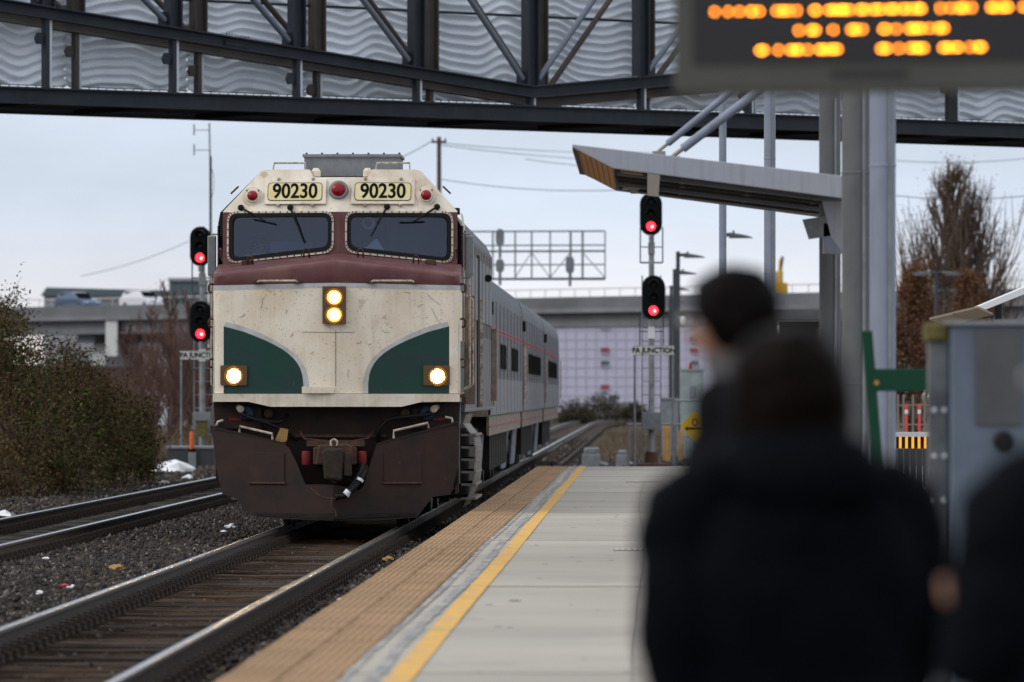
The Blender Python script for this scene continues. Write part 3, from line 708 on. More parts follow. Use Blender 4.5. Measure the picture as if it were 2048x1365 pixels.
for s in (-1, 1):
    MB().path([(s*1.46, .55, 3.36), (s*1.47, .52, 3.5), (s*1.49, .6, 3.52), (s*1.5, .7, 3.4)], .011, 6).build('grab_loop', m_rust, loco)
    MB().cbox((s*1.16, .80, sill(1.16)-.03), (.14, .10, .075)).build('sand_filler', m_rust, loco, bevel=.01)
# wipers
def wiper(p0, p1, blade):
    a = Vector((bu(400+p0[0]/3.657), 0, bz(290+p0[1]/3.657))); b = Vector((bu(400+p1[0]/3.657), 0, bz(290+p1[1]/3.657)))
    a.y = cabY(a.x, a.z)-.06 if a.z < Z0 else browY(a.x, a.z)-.05; b.y = cabY(b.x, b.z)-.05
    m = MB().tube(a, b, .014, .010, 6); m.lathe(a+Vector((0, .05, 0)), (0,-1,0), [(.04, 0), (.04, .05), (.02, .07)], 10)
    wobj = m.build('wiper', m_black, loco)
    c = Vector((bu(400+blade[0][0]/3.657), 0, bz(290+blade[0][1]/3.657))); d = Vector((bu(400+blade[1][0]/3.657), 0, bz(290+blade[1][1]/3.657)))
    c.y = cabY(c.x, c.z)-.028; d.y = cabY(d.x, d.z)-.028
    MB().tube(c, d, .011, .011, 6).build('blade', m_black, wobj)
wiper((290,455), (470,555), ((385,543),(548,577)))
wiper((655,455), (725,620), ((685,530),(762,715)))
wiper((1365,450), (1300,570), ((1345,490),(1255,662)))
wiper((1730,450), (1560,560), ((1460,566),(1640,562)))
# number boards
def onbrow(a, b, t): return (a, browY(a, b)-.004-t, b)
for x0, x1, p0, p1 in ((527, 651, 532.6, 643), (701, 828, 708, 821)):
    u0, u1 = bu(x0), bu(x1); z0, z1 = bz(407.6), bz(357)
    nb = MB().prism([(u0, z0), (u1, z0), (u1, z1), (u0, z1)], -.01, .035, onbrow).build('number_board', m_white, loco, bevel=.006)
    a0, a1, b0, b1 = bu(p0), bu(p1), bz(400.7), bz(363.8)
    MB().prism(rrect([(a0, b0), (a1, b0), (a1, b1), (a0, b1)], .05), .034, .042, onbrow).build('board_rim', m_rust, nb)
    MB().prism(rrect([(a0+.008, b0+.008), (a1-.008, b0+.008), (a1-.008, b1-.008), (a0+.008, b1-.008)], .045), .036, .046, onbrow).build('board_face', m_board, nb)
    cu_, cv_ = (a0+a1)/2, (b0+b1)/2
    for j, dx in enumerate((-.002, .002)): text('numerals', '90230', 0.262, lambda a, b, t: onbrow(cu_+a+dx, cv_+b, .0475+t+j*.0006), m_ink, nb, sx=.88, bold=.0045)
    for q in (.22, .78):
        for z, dz in ((z0-.012, -.02), (z1+.004, .01)):
            MB().lathe(onbrow(lerp(u0, u1, q), z, .0), (0, -1, 0), [(.022, 0), (.022, .05), (.012, .06)], 10).build('latch', m_steel, nb)
# red marker lamps
def marker(u, z, r0, r1, plate_mat, name):
    p = Vector(onbrow(u, z, 0)); ax = Vector((0, -1, .55)).normalized(); ax = Vector((0,-1,0.18)).normalized()
    mk = MB().lathe(p, ax, [(r0, -.03), (r0, .03), (r0*.96, .04), (r1*1.25, .045), (r1*1.2, .075), (r1*1.05, .078)], 28).build(name, plate_mat, loco, smooth='auto')
    MB().lathe(p+ax*.074, ax, [(r1, 0), (r1*.95, .012), (r1*.7, .03), (r1*.35, .04), (.002, .043)], 24).build('lens', m_red, mk, smooth=True)
    for k in range(4):
        a = pi/4+k*pi/2; MB().lathe(p+Vector((math.cos(a)*r0*.82, 0, math.sin(a)*r0*.82))+ax*.035, ax, [(.010, 0), (.010, .015)], 6).build('bolt', m_rust, mk)
marker(bu(502.5), bz(392.5), .128, .068, m_white, 'marker_lamp'); marker(bu(851), bz(391.5), .128, .068, m_white, 'marker_lamp')
marker(bu(676), bz(380.5), .125, .092, m_grey, 'warning_lamp')
# headlights
def cavity(u0, u1, z0, z1, name):
    """square recessed housing on the nose"""
    uc = (u0+u1)/2; y = yf(uc)-.004
    k = (yf(u1)-yf(u0))/(u1-u0) if u0*u1 > 0 else 0
    mp = lambda a, b, t: (a, y+k*(a-uc)-t-(.02 if u0*u1 < 0 else 0), b)
    return mp
hp = cavity(fu(644), fu(691), fz(648), fz(573), 'h'); 
hl = plate('headlight', [(fu(644), fz(648)), (fu(691), fz(648)), (fu(691), fz(573)), (fu(644), fz(573))], [[(fu(667.5)+.092*math.cos(2*pi*k/24), fz(y)+.092*math.sin(2*pi*k/24)) for k in range(24)] for y in (595, 630)], .06, hp, m_housing, loco)
for y in (595, 630):
    c = Vector((fu(667.5), yf(0)-.01, fz(y)))
    MB().lathe(c+Vector((0,.05,0)), (0,-1,0), [(.02, 0), (.06, .01), (.09, .06)], 24, caps=False).build('reflector', m_steel, hl, smooth=True)
    MB().lathe(c+Vector((0,-.02,0)), (0,-1,0), [(.058, 0), (.054, .010), (.036, .020), (.002, .024)], 24).build('lens', m_bulb, hl, smooth=True)
    MB().lathe(c+Vector((0,-.02,0)), (0,-1,0), [(.090, .0), (.058, .004)], 24, caps=False).build('glow_ring', m_ringl, hl)
    MB().lathe(c+Vector((0,-.046,0)), (0,-1,0), [(.114, .0), (.0915, .004)], 24, caps=False).build('halo_ring', m_ringm, hl)
for x0, x1, xc, yc in ((437, 491, 465, 752), (845, 898, 873, 753)):
    u0, u1 = fu(x0), fu(x1); mp_ = cavity(u0, u1, 0, 0, 'd')
    dl = plate('ditch_light', rrect([(u0, fz(771)), (u1, fz(771)), (u1, fz(731)), (u0, fz(731))], .02), [[(fu(xc)+.112*math.cos(2*pi*k/24), fz(yc)+.112*math.sin(2*pi*k/24)) for k in range(24)]], .05, mp_, m_housing, loco)
    c = Vector(mp_(fu(xc), fz(yc), 0))
    MB().lathe(c+Vector((0,.03,0)), (0,-1,0), [(.112, -.0), (.112, .03), (.096, .05), (.094, .03)], 24, caps=False).build('rim', m_steel, dl, smooth='auto')
    MB().lathe(c+Vector((0,.01,0)), (0,-1,0), [(.078, .02), (.072, .032), (.045, .042), (.002, .047)], 24).build('lens', m_bulb2, dl, smooth=True)
    MB().lathe(c+Vector((0,.01,0)), (0,-1,0), [(.092, .012), (.0775, .022)], 24, caps=False).build('glow_ring', m_ringl, dl)
    MB().lathe(c+Vector((0,.0,0)), (0,-1,0), [(.125, .028), (.097, .034)], 24, caps=False).build('halo_ring', m_ringm, dl)
# white fascia beam under the nose
fb = [(-HW, 1.685), (HW, 1.685), (HW, 1.586), (1.06, 1.586), (.82, 1.524), (-.82, 1.524), (-1.10, 1.586), (-HW, 1.586)]
m = MB()
fbu = sorted(set([-HW, -1.3, -1.10, -.82, -.4, 0, .4, .82, 1.06, 1.3, HW]))
def fbz(u):
    a = abs(u); return 1.586 if a > 1.08 else (1.524 if a < .82 else lerp(1.524, 1.586, (a-.82)/.26))
m.loft([[(u, .20*abs(u)/HW-.035, 1.685) for u in fbu], [(u, .20*abs(u)/HW-.035, fbz(u)) for u in fbu], [(u, .9, fbz(u)) for u in fbu], [(u, .9, 1.685) for u in fbu], [(u, .20*abs(u)/HW-.035, 1.685) for u in fbu]], closed=False)
m.build('fascia_beam', m_white, loco)
MB().box(-.42, -.02, -.046, -.02, 1.69, 1.775).build('door_sill_plate', m_cream, loco, bevel=.004)
# recess behind the plow
MB().box(-HW+.02, HW-.02, .42, .95, .55, 1.60).build('pilot_wall', m_pilot, loco)
for s in (-1, 1):
    MB().prism([(s*HW, 1.585), (s*HW*.985, 1.25), (s*.95, 1.25), (s*.95, 1.5)], .34, .43, lambda a, b, t: (a, t, b)).build('receptacle_panel', m_pilot, loco)
    rc = MB().lathe((fu(488.6)*-1*s, .33, fz(827)), (0,-1,0), [(.095, -.02), (.095, .03), (.08, .05), (.03, .055)], 18).build('receptacle', m_blue, loco, smooth='auto')
    MB().cbox((s*1.28, .33, fz(839)), (.15, .012, .035)).build('warning_plate', m_redp, loco)
    MB().lathe((s*.86, .38, 1.44), (0,-1,0), [(.06, 0), (.06, .07), (.03, .09)], 12).build('hose_fitting', m_rust, loco)
MB().box(-.62, .62, .36, .42, 1.14, 1.175).build('cross_bar', m_rust, loco)
MB().path([(-.46, .30, 1.21), (-.40, .22, 1.12), (-.1, .20, 1.09), (.2, .20, 1.09), (.40, .22, 1.13), (.46, .30, 1.22)], .015, 6).build('uncoupling_rod', m_rust, loco, smooth=True)
def cable(pts, r, name, mat): return MB().path(bez(pts), r, 8).build(name, mat, loco, smooth=True)
def bez(pts, seg=6):
    pts = [Vector(p) for p in pts]; out = []
    for i in range(len(pts)-1):
        p0, p1, p2, p3 = pts[max(i-1, 0)], pts[i], pts[i+1], pts[min(i+2, len(pts)-1)]
        for k in range(seg):
            t = k/seg; out.append(.5*((2*p1)+(p2-p0)*t+(2*p0-5*p1+4*p2-p3)*t*t+(3*p1-p0-3*p2+p3)*t**3))
    out.append(pts[-1]); return out
cable([(-1.22, .30, 1.50), (-1.20, .22, 1.44), (-1.0, .2, 1.37), (-.72, .2, 1.33), (-.62, .28, 1.42)], .026, 'cable', m_black)
cable([(-1.18, .30, 1.50), (-1.12, .20, 1.40), (-.9, .18, 1.33), (-.65, .2, 1.22), (-.5, .3, 1.10)], .022, 'cable', m_black)
cable([(1.24, .30, 1.50), (1.16, .2, 1.43), (.9, .18, 1.40), (.66, .18, 1.36), (.54, .2, 1.22), (.52, .3, 1.05)], .026, 'cable', m_black)
cable([(1.20, .32, 1.48), (1.0, .2, 1.38), (.8, .2, 1.40), (.6, .26, 1.33), (.5, .32, 1.15)], .022, 'cable', m_black)
MB().lathe((-1.24, .32, 1.52), (.3,-1,-.2), [(.035, 0), (.035, .10), (.045, .11), (.045, .14)], 12).build('hose_fitting', m_steel, loco)
MB().lathe((1.26, .32, 1.52), (-.3,-1,-.2), [(.035, 0), (.035, .10), (.045, .11), (.045, .14)], 12).build('hose_fitting', m_steel, loco)
MB().prism([(-.78, 1.08), (-.70, 1.26), (-.60, 1.24), (-.62, 1.10), (-.72, 1.04)], .16, .19, lambda a, b, t: (a, t, b)).build('wire_tag', m_tan, loco)
# snow plow: V in plan, plates with the measured outline
def plowY(u, z): return -.18+0.42*abs(u)/1.5 - 0.14*(1.25-z)*(1 if z < 1.25 else 0)
def pl(pts): return [(fu(400+x/3.1018), fz(640+y/3.1018)) for x, y in pts]
left = pl([(50,675),(530,780),(548,792),(600,890),(640,985),(655,1020),(830,1022),(830,1243),(460,1232),(310,1215),(215,1108),(130,1082),(85,900),(72,760)])
right = pl([(830,1022),(955,1040),(985,1058),(1015,1030),(1040,940),(1075,830),(1092,780),(1590,645),(1602,660),(1600,900),(1550,1085),(1440,1100),(1345,1225),(1100,1243),(830,1243)])
plow = None
for pts in (left, right):
    n = 26; 
    q = plate('plow' if plow is None else 'plow_blade', pts, [], .025, lambda a, b, t: (a, plowY(a, b)+t, b), m_pilot, plow or loco)
    # the curve fill gives few inner vertices; bend is linear per half so that is exact enough
    plow = plow or q
for a, b in (((50,675),(530,782)), ((1092,782),(1590,645))):
    (u0, z0), (u1, z1) = pl([a, b])
    m = MB().prism([(u0, 0), (u1, 0), (u1, 1), (u0, 1)], 0, .03, lambda u, k, t: (u, plowY(u, 1.2)-.02+k*(.30), lerp(z0, z1, (u-u0)/(u1-u0))+.004+t)); m.build('top_flange', m_pilot, plow)
for x0, x1 in ((300, 522), (1140, 1372)):
    (u0, z0), (u1, z1) = pl([(x0, 1008), (x1, 825)])
    MB().prism([(u0, z0), (u1, z0), (u1, z1), (u0, z1)], .013, .028, lambda a, b, t: (a, plowY(a, b)-t, b)).build('cover_plate', m_pilot, plow, bevel=.004)
    MB().prism([(u0-.01, z0-.016), (u1+.01, z0-.016), (u1+.01, z0+.004), (u0-.01, z0+.004)], .013, .04, lambda a, b, t: (a, plowY(a, b)-t, b)).build('plate_lip', m_rust, plow)
(u0, z0), (u1, z1) = pl([(330, 1232), (1335, 1205)])
for s in (-1, 1):
    m = MB(); m.prism([(0, .125), (s*1.0, .165), (s*1.02, .20), (0, .20)], .013, .024, lambda a, b, t: (a, plowY(a, b)-t, b)); m.build('wear_strip', m_dark, plow)
def rail_pipe(pts, e=.06):
    P_ = [Vector((u, plowY(u, 1.2)+e, z)) for u, z in pl(pts)]; MB().path(P_, .016, 8).build('step_handrail', m_steel, plow)
rail_pipe([(232,700),(236,662),(440,708),(442,742)]); rail_pipe([(1198,735),(1196,690),(1408,640),(1412,672)])
rail_pipe([(88,655),(96,634),(130,624)]); rail_pipe([(1515,604),(1555,612),(1562,650)])
# coupler
cp = MB().box(-.27, .27, -.20, .60, .80, 1.02).build('coupler', m_rust, loco, bevel=.02)
MB().prism([(-.24, .80), (.22, .80), (.24, 1.03), (.16, 1.06), (-.2, 1.05)], -.34, -.14, lambda a, b, t: (a, t, b)).build('coupler_head', m_rust, cp, bevel=.02)
MB().prism([(-.12, .62), (.10, .60), (.13, .98), (.09, 1.01), (-.11, 1.01), (-.15, .95)], -.47, -.30, lambda a, b, t: (a, t, b)).build('knuckle', m_clip, cp, bevel=.03)
MB().box(.12, .22, -.44, -.3, .66, .96).build('guard_arm', m_clip, cp, bevel=.02)
MB().tube((0, -.35, .58), (0, -.35, 1.08), .03, n=10).build('pivot_pin', m_rust, cp)
MB().path(bez([(-.035, -.42, 1.04), (-.04, -.42, 1.09), (0, -.42, 1.12), (.04, -.42, 1.09), (.035, -.42, 1.04)]), .012, 6).build('lift_ring', m_steel, cp)
MB().box(-.36, .36, -.05, .3, 1.03, 1.10).build('draft_box', m_rust, cp)
for x in (-.36, .335):
    MB().lathe((x, -.10, .80), (0,0,1), [(.055, 0), (.06, .02), (.06, .15), (.05, .17)], 14).build('hose_coupling', m_redp, cp, smooth='auto')
hz = [(.34, -.14, .80), (.33, -.22, .72), (.24, -.34, .56), (.14, -.40, .44), (.02, -.40, .40)]
ho = cable(hz, .042, 'air_hose', m_black); 
ho2 = cable([(.38, -.12, .78), (.37, -.24, .70), (.30, -.36, .58), (.20, -.42, .47), (.09, -.44, .40)], .038, 'air_hose', m_black)
for c, ax in (((.315, -.355, .60), (.55, .2, .9)), ((.145, -.425, .425), (.6, .1, .7)), ((.165, -.425, .45), (.6, .1, .7))):
    MB().lathe(c, ax, [(.046, 0), (.046, .035)], 12).build('hose_clamp', m_litw, ho2)
MB().path(bez([(-.30, -.37, .52), (-.18, -.42, .42), (-.06, -.42, .385), (.1, -.42, .38)]), .009, 5).build('chain', m_rust, cp)
MB().path(bez([(-.02, -.42, .40), (-.03, -.45, .30), (.02, -.45, .22), (.03, -.46, .16)]), .008, 5).build('chain', m_rust, cp)
# under floor: step wells, ribbed covers, trucks, tank
for s in (-1, 1):
    st = MB().box(s*1.30, s*1.50, .9, 2.2, 1.30, 1.60).build('step_well', m_carend, loco)
    for k in range(3): MB().box(s*1.2, s*1.46, 1.0, 1.9, .45+k*.34, .48+k*.34).build('step', m_rust, st)
    for y in (.98, 1.92): MB().tube((s*1.47, y, .42), (s*1.47, y, 1.5), .015).build('stanchion', m_rust, st)
    dxp = 0 if s > 0 else .22
    prof = [(1.56, 1.42), (1.52, 1.30), (1.66, 1.12), (1.68, .95), (1.66, .60), (1.62, .45), (1.52, .22)]; prof = [(a-dxp, b) for a, b in prof]
    rc = MB(); rc.loft([[(s*a, y, b) for a, b in prof] for y in (2.5, 5.4)], closed=False); rc = rc.build('ribbed_cover', m_alu, loco)
    for k in range(9):
        t = k/8*.92; 
        y = 2.7+k*.3; rr = MB(); rr.loft([[(s*(a+.018), yy, b) for a, b in prof] for yy in (y, y+.08)], closed=False); rr.build('rib', m_mirror, rc)
    for z in (.32, .5, .66, .82, .98, 1.14): MB().box(s*(1.5-dxp), s*(1.69-dxp), 2.49, 5.41, z, z+.03).build('ledge', m_alu, rc)
    MB().box(s*1.05, s*1.5, 6.2, 10.6, .28, 1.2).build('fuel_tank', m_dark, loco, bevel=.05)
    for tb in (2.6, 11.2):
        tr = MB().box(s*1.12, s*1.22, tb-.6, tb+3.9, .62, .92).build('truck', m_dark, loco, bevel=.03)
        for k in (0.3, 3.0):
            wh = MB().lathe((s*.68, tb+k, .5), (s,0,0), [(.53, -.02), (.53, .0), (.50, .03), (.50, .13), (.2, .10), (.1, .16)], 28).build('wheel', m_rail, tr, smooth='auto')
            MB().lathe((s*1.1, tb+k, .5), (s,0,0), [(.17, 0), (.17, .16), (.1, .2)], 14).build('axle_box', m_dark, tr)
MB().box(-1.2, 1.2, 1.0, 16.5, .95, 1.46).build('underframe', m_dark, loco)
for y in (2.0, 5.0): MB().box(-1.0, 1.0, y, y+.06, .12, .9).build('brake_beam', m_dark, loco)
# roof equipment
rb = MB().box(-.53, .70, 2.5, 3.7, ZT-.05, bz(311)+.06).build('roof_box', m_roofbox, loco, bevel=.008)
MB().box(-.55, .72, 2.47, 3.73, bz(311)+.04, bz(311)+.075).build('box_lid', m_roofbox, rb)
for k in range(7): MB().lathe((-.5+k*.2, 2.5, bz(311)+.075), (0,0,1), [(.014, 0), (.014, .02)], 6).build('lid_bolt', m_rust, rb)
for x0, x1 in ((540, 606), (747, 816)):
    u0, u1 = bu(x0), bu(x1); z0, z1 = ZT, bz(323)
    MB().path([(u0, 1.5, z0-.02), (u0+.02, 1.5, z1), (u1-.0, 1.5, z1), (u1, 1.5, z0-.02)], .014, 8).build('roof_handrail', m_steel, loco)
for u in (-.33, .33): MB().lathe((u, 1.6, ZC+.02), (0,0,1), [(.06, 0), (.06, .07), (.03, .11)], 12).build('roof_fitting', m_white, loco)
MB().box(1.36, 1.5, 1.6, 1.9, 3.98, 4.06).build('side_horn', m_black, loco)
for u, s in ((-1.30, -1), (1.30, 1)):
    MB().tube((u, 1.3, bz(371)), (u+s*.10, 1.3, bz(386)), .012).build('roof_step', m_rust, loco)
MB().lathe((HW+.06, 12.0, 3.35), (0,-1,0), [(.02, -.15), (.03, 0), (.055, .12)], 12).build('horn', m_black, loco)
# cab interior
MB().prism([(-1.45, 3.0), (1.45, 3.0), (1.45, 3.9), (1.0, 4.36), (-1.0, 4.36), (-1.45, 3.9)], 2.26, 2.29, lambda a, b, t: (a, t, b)).build('cab_rear_wall', m_ibody, loco)
MB().box(-1.45, 1.45, 1.3, 2.26, 3.05, 3.09).build('cab_floor_cover', m_ibody, loco)
cdesk = MB().box(-.9, -.35, 1.25, 1.6, 3.1, 3.62).build('control_stand', m_ibody, loco, bevel=.02)
MB().box(-.30, .05, 1.35, 1.7, 3.1, 3.6).build('instrument_case', m_ibody, loco, bevel=.02)
MB().box(.55, 1.1, 2.20, 2.258, 3.3, 4.0).build('locker_door', m_bluebox, loco)
MB().lathe((.35, 1.35, 3.86), (0,-1,0), [(.085, -.05), (.085, .0), (.06, .03)], 18).build('cab_camera', m_litw, loco, smooth='auto')
MB().lathe((.35, 1.32, 3.86), (0,-1,0), [(.05, 0), (.03, .03), (.002, .04)], 18).build('camera_lens', m_black, loco, smooth=True)
o = MB(); 
o.loft([[(.15, 1.22, 3.42), (.62, 1.22, 3.42), (.62, 1.4, 3.42), (.15, 1.4, 3.42)], [(.18, 1.22, 3.5), (.55, 1.22, 3.52), (.5, 1.4, 3.52), (.2, 1.4, 3.5)], [(.34, 1.24, 3.56), (.46, 1.24, 3.66), (.44, 1.34, 3.66), (.36, 1.34, 3.57)]])
tag(o.build('green_bag', m_paleg), 'crumpled pale green bag on the dash behind the right windscreen', 'bag').location = (TR1, LY, 0)

# ------------------------------------------------------------------ passenger cars
def passenger_car(Y0, Ln, label, wins, first):
    e = thing('passenger_car', label, 'passenger car', (TR1, Y0, 0), group='passenger cars behind the locomotive', local=True)
    H = 1.50
    arc = [(H-.02, 3.28), (H-.08, 3.46), (H-.28, 3.64), (H-.6, 3.78), (.5, 3.86), (0, 3.88)]
    prof = [(H-.03, 1.34), (H, 1.95), (H, 2.6), (H-.01, 3.1)]+arc; prof = prof+[(-a, b) for a, b in reversed(prof[:-1])]
    m = MB(); m.loft([[(a, y, b) for a, b in prof] for y in (.35, Ln-.35)]); m.build('body', m_stain, e, smooth='auto')
    m = MB(); m.loft([[(a*.995, y, b-.005) for a, b in prof] for y in (.22, .351)]); m.build('end_frame', m_carend, e)
    m = MB(); m.loft([[(a*.995, y, b-.005) for a, b in prof] for y in (Ln-.351, Ln-.22)]); m.build('end_frame', m_dark, e)
    MB().box(-.55, .55, 0, .25, 1.3, 3.4).build('diaphragm', m_black, e)
    for s in (-1, 1):
        MB().box(s*(H+.002)-.004, s*(H+.002)+.004, .36, Ln-.36, 1.36, 1.93).build('lower_panel', m_sidegrey, e)
        for z in (2.64, 2.70): MB().box(s*(H+.003)-.004, s*(H+.003)+.004, .36, Ln-.36, z, z+.03).build('red_line', m_redline, e)
        for a, b, n in wins:
            for k in range(n):
                y0 = lerp(a, b, k/n)+.10; y1 = lerp(a, b, (k+1)/n)-.10
                wnd = MB().box(s*(H+.004)-.008, s*(H+.004)+.008, y0, y1, 2.10, 2.50).build('window', m_win, e)
                MB().box(s*(H+.004)-.006, s*(H+.004)+.006, y0-.07, y0-.001, 2.07, 2.53).build('window_post', m_carend, wnd)
        for q in range(9): MB().box(s*(H+.005)-.003, s*(H+.005)+.003, 1.2+q*2.75, 1.24+q*2.75, 1.37, 3.15).build('panel_seam', m_dark, e)
        MB().box(s*(H-.05)-.02, s*(H-.05)+.02, .8, Ln-.8, 1.04, 1.335).build('skirt', m_carend, e)
        MB().box(s*(H-.028)-.008, s*(H-.028)+.008, .8, Ln-.8, 1.17, 1.19).build('skirt_line', m_redline, e)
        for tb in (2.4, Ln-5.2):
            tr = MB().box(s*1.0, s*1.16, tb-.3, tb+2.8, .5, .78).build('truck', m_dark, e, bevel=.03)
            for k in (.2, 2.4):
                MB().lathe((s*.68, tb+k, .46), (s,0,0), [(.48, -.02), (.46, .03), (.46, .13), (.15, .14)], 24).build('wheel', m_rail, tr, smooth='auto')
            for k in range(4): MB().tube((s*1.2, tb+k*.8, .3), (s*1.25, tb+.1+k*.8, 1.05), .035).build('damper', m_grey, tr)
        for k in range(int(Ln/2.2)): MB().box(s*1.15, s*1.35, 6+k*1.3, 6.9+k*1.3, .45, 1.03).build('equipment_box', m_dark, e) if 6.9+k*1.3 < Ln-6 else None
        for y in (.5, Ln-.6): MB().tube((s*(H+.05), y, 1.5), (s*(H+.05), y, 2.6), .016).build('grab_rail', m_steel, e)
        MB().box(s*H-.03, s*H+.05, .34, .46, 2.9, 3.1).build('marker_light', m_black, e)
    MB().box(-1.2, 1.2, .5, Ln-.5, .9, 1.33).build('underframe', m_dark, e)
    return e
passenger_car(LY+17.2, 25.7, 'silver passenger car with red lines coupled directly behind the locomotive', [(6.5, 11.2, 4), (15.2, 21.0, 4)], True)
passenger_car(LY+43.1, 25.7, 'middle silver passenger car of the train, with one long row of windows', [(5.2, 20.5, 9)], False)
passenger_car(LY+69.0, 25.7, 'last silver passenger car, farthest along the train', [(5.2, 20.5, 9)], False)

# ------------------------------------------------------------------ footbridge
bth = math.atan2(17.0, 20.7); bd = Vector((math.cos(bth), math.sin(bth), 0)); bn = Vector((-math.sin(bth), math.cos(bth), 0))
BO = Vector((-12.4, 120.0, 0))
def B(s, t, z): return BO+bd*s+bn*t+Vector((0, 0, z))
def Bs(x, t=0):
    """distance along the bridge of the point seen at photo column x on the plane t"""
    k = (x-VX)/F; o = BO+bn*t
    return (k*o.y-o.x)/(bd.x-k*bd.y)
BW = 3.4
br = thing('footbridge', 'dark steel truss footbridge with wavy mesh screens crossing over the tracks', 'footbridge', BO)
posts_px = [90, 345, 593, 833, 1061, 1282, 1497, 1708, 1908, 2105]
PS = [Bs(x) for x in posts_px]; sp = PS[1]-PS[0]; PS = [PS[0]-2*sp, PS[0]-sp]+PS+[PS[-1]+sp]
S0, S1 = PS[0]-2, PS[-1]+2
APX = PS[2+4]; APF = PS[2+5]      # the span is skewed: the far truss reaches its low point one post further on
def zchord(s, far=0): return 7.90+0.098*abs(s-(APF if far else APX))
def ibeam(t, z0, z1, s0, s1, name, mat, par, fl=.11, th=.035):
    mp = lambda a, b, c: B(a, b, c)
    return MB().box(s0, s1, t-.02, t+.02, z0+th, z1-th, mp).box(s0, s1, t-fl, t+fl, z0, z0+th, mp).box(s0, s1, t-fl, t+fl, z1-th, z1, mp).build(name, mat, par)
fnear = ibeam(0, 7.295, 7.62, S0, S1, 'edge_beam', m_bsteel, br)
for k in range(60):
    s = S0+.3+k*(S1-S0)/60; MB().box(s, s+.03, -.055, -.02, 7.2, 7.55, lambda a, b, c: B(a, b, c)).build('stiffener', m_bsteel, fnear) if False else None
ibeam(BW, 7.275, 7.62, S0, S1, 'edge_beam', m_bsteel, br)
MB().box(S0, S1, .13, BW-.13, 7.39, 7.46, lambda a, b, c: B(a, b, c)).build('deck', m_bunder, br)
for s in PS:
    MB().box(s-.09, s+.09, .03, BW-.03, 7.30, 7.385, lambda a, b, c: B(a, b, c)).build('floor_beam', m_bunder, br)
for ti, t in enumerate((0.0, BW)):
    mat = m_bsteel if ti == 0 else m_bsteel2
    for a, b in zip(PS[:-1], PS[1:]):
        za, zb = zchord(a, ti), zchord(b, ti); hh = .125
        def mp(s, tt, z): return B(s, tt, lerp(za, zb, (s-a)/(b-a))+z)
        MB().box(a, b, t-.02, t+.02, -hh+.03, hh-.03, mp).box(a, b, t-.13, t+.13, -hh, -hh+.03, mp).box(a, b, t-.13, t+.13, hh-.03, hh, mp).build('lower_chord', mat, br)
    for i, s in enumerate(PS):
        zc = zchord(s, ti); AP = APF if ti else APX
        p = MB().box(s-.15, s-.115, t-.12, t+.12, zc+.126, 11.3, lambda a, b, c: B(a, b, c)).box(s+.115, s+.15, t-.12, t+.12, zc+.126, 11.3, lambda a, b, c: B(a, b, c)).box(s-.115, s+.115, t-.015, t+.015, zc+.126, 11.3, lambda a, b, c: B(a, b, c)).build('post', mat, br)
        if zc-.14 > 7.66:
            MB().box(s-.06, s+.03, t-.08, t+.08, 7.622, zc-.126, lambda a, b, c: B(a, b, c)).build('stub_post', mat, br)
            MB().box(s+.05, s+.11, t-.04, t+.04, 7.622, zc-.127, lambda a, b, c: B(a, b, c)).build('pale_conduit', m_pale, br)
            if zc > 8.3:
                hx = [(.11*math.cos(k*pi/3), .13*math.sin(k*pi/3)) for k in range(6)]
                MB().prism(hx, -.03, .03, lambda a, b, q: B(s-.16+a, t+q, zc-.5+b)).build('bracket', mat, br)
        # diagonal tie rod, falling towards the middle of the span
        if s <= AP+.01 and i > 0:
            q = PS[i-1]; MB().tube(B(s-.2, t, zc+.25), B(q+.2, t, 11.1), .062, n=10).build('diagonal', m_rod if ti == 0 else mat, br, smooth='auto')
            MB().box(s-.36, s-.151, t-.015, t+.015, zc+.142, zc+.42, lambda a, b, c: B(a, b, c)).build('gusset', mat, br)
        if s >= AP-.01 and i < len(PS)-1:
            q = PS[i+1]; MB().tube(B(s+.2, t, zc+.25), B(q-.2, t, 11.1), .062, n=10).build('diagonal', m_rod if ti == 0 else mat, br, smooth='auto')
            MB().box(s+.151, s+.36, t-.015, t+.015, zc+.142, zc+.42, lambda a, b, c: B(a, b, c)).build('gusset', mat, br)
    MB().box(S0, S1, t-.12, t+.12, 11.301, 11.55, lambda a, b, c: B(a, b, c)).build('upper_chord', mat, br)
# splice plate with bolts
ss = Bs(470); zc = zchord(ss)
spl = MB().box(ss-.28, ss+.28, -.06, -.045, zc-.09, zc+.06, lambda a, b, c: B(a, b, c)).build('splice_plate', m_bsteel, br)
for k in range(9):
    for z in (.155, -.155, .03, -.06):
        MB().cbox(B(ss-.27+k*.067, -.08, zchord(ss-.27+k*.067)+z), (.03, .03, .03)).build('bolt', m_bsteel, spl)
# hand rail pipe
MB().tube(B(PS[2], BW+.05, 9.72), B(PS[-1], BW+.05, 9.72), .03).build('handrail', m_bsteel, br)
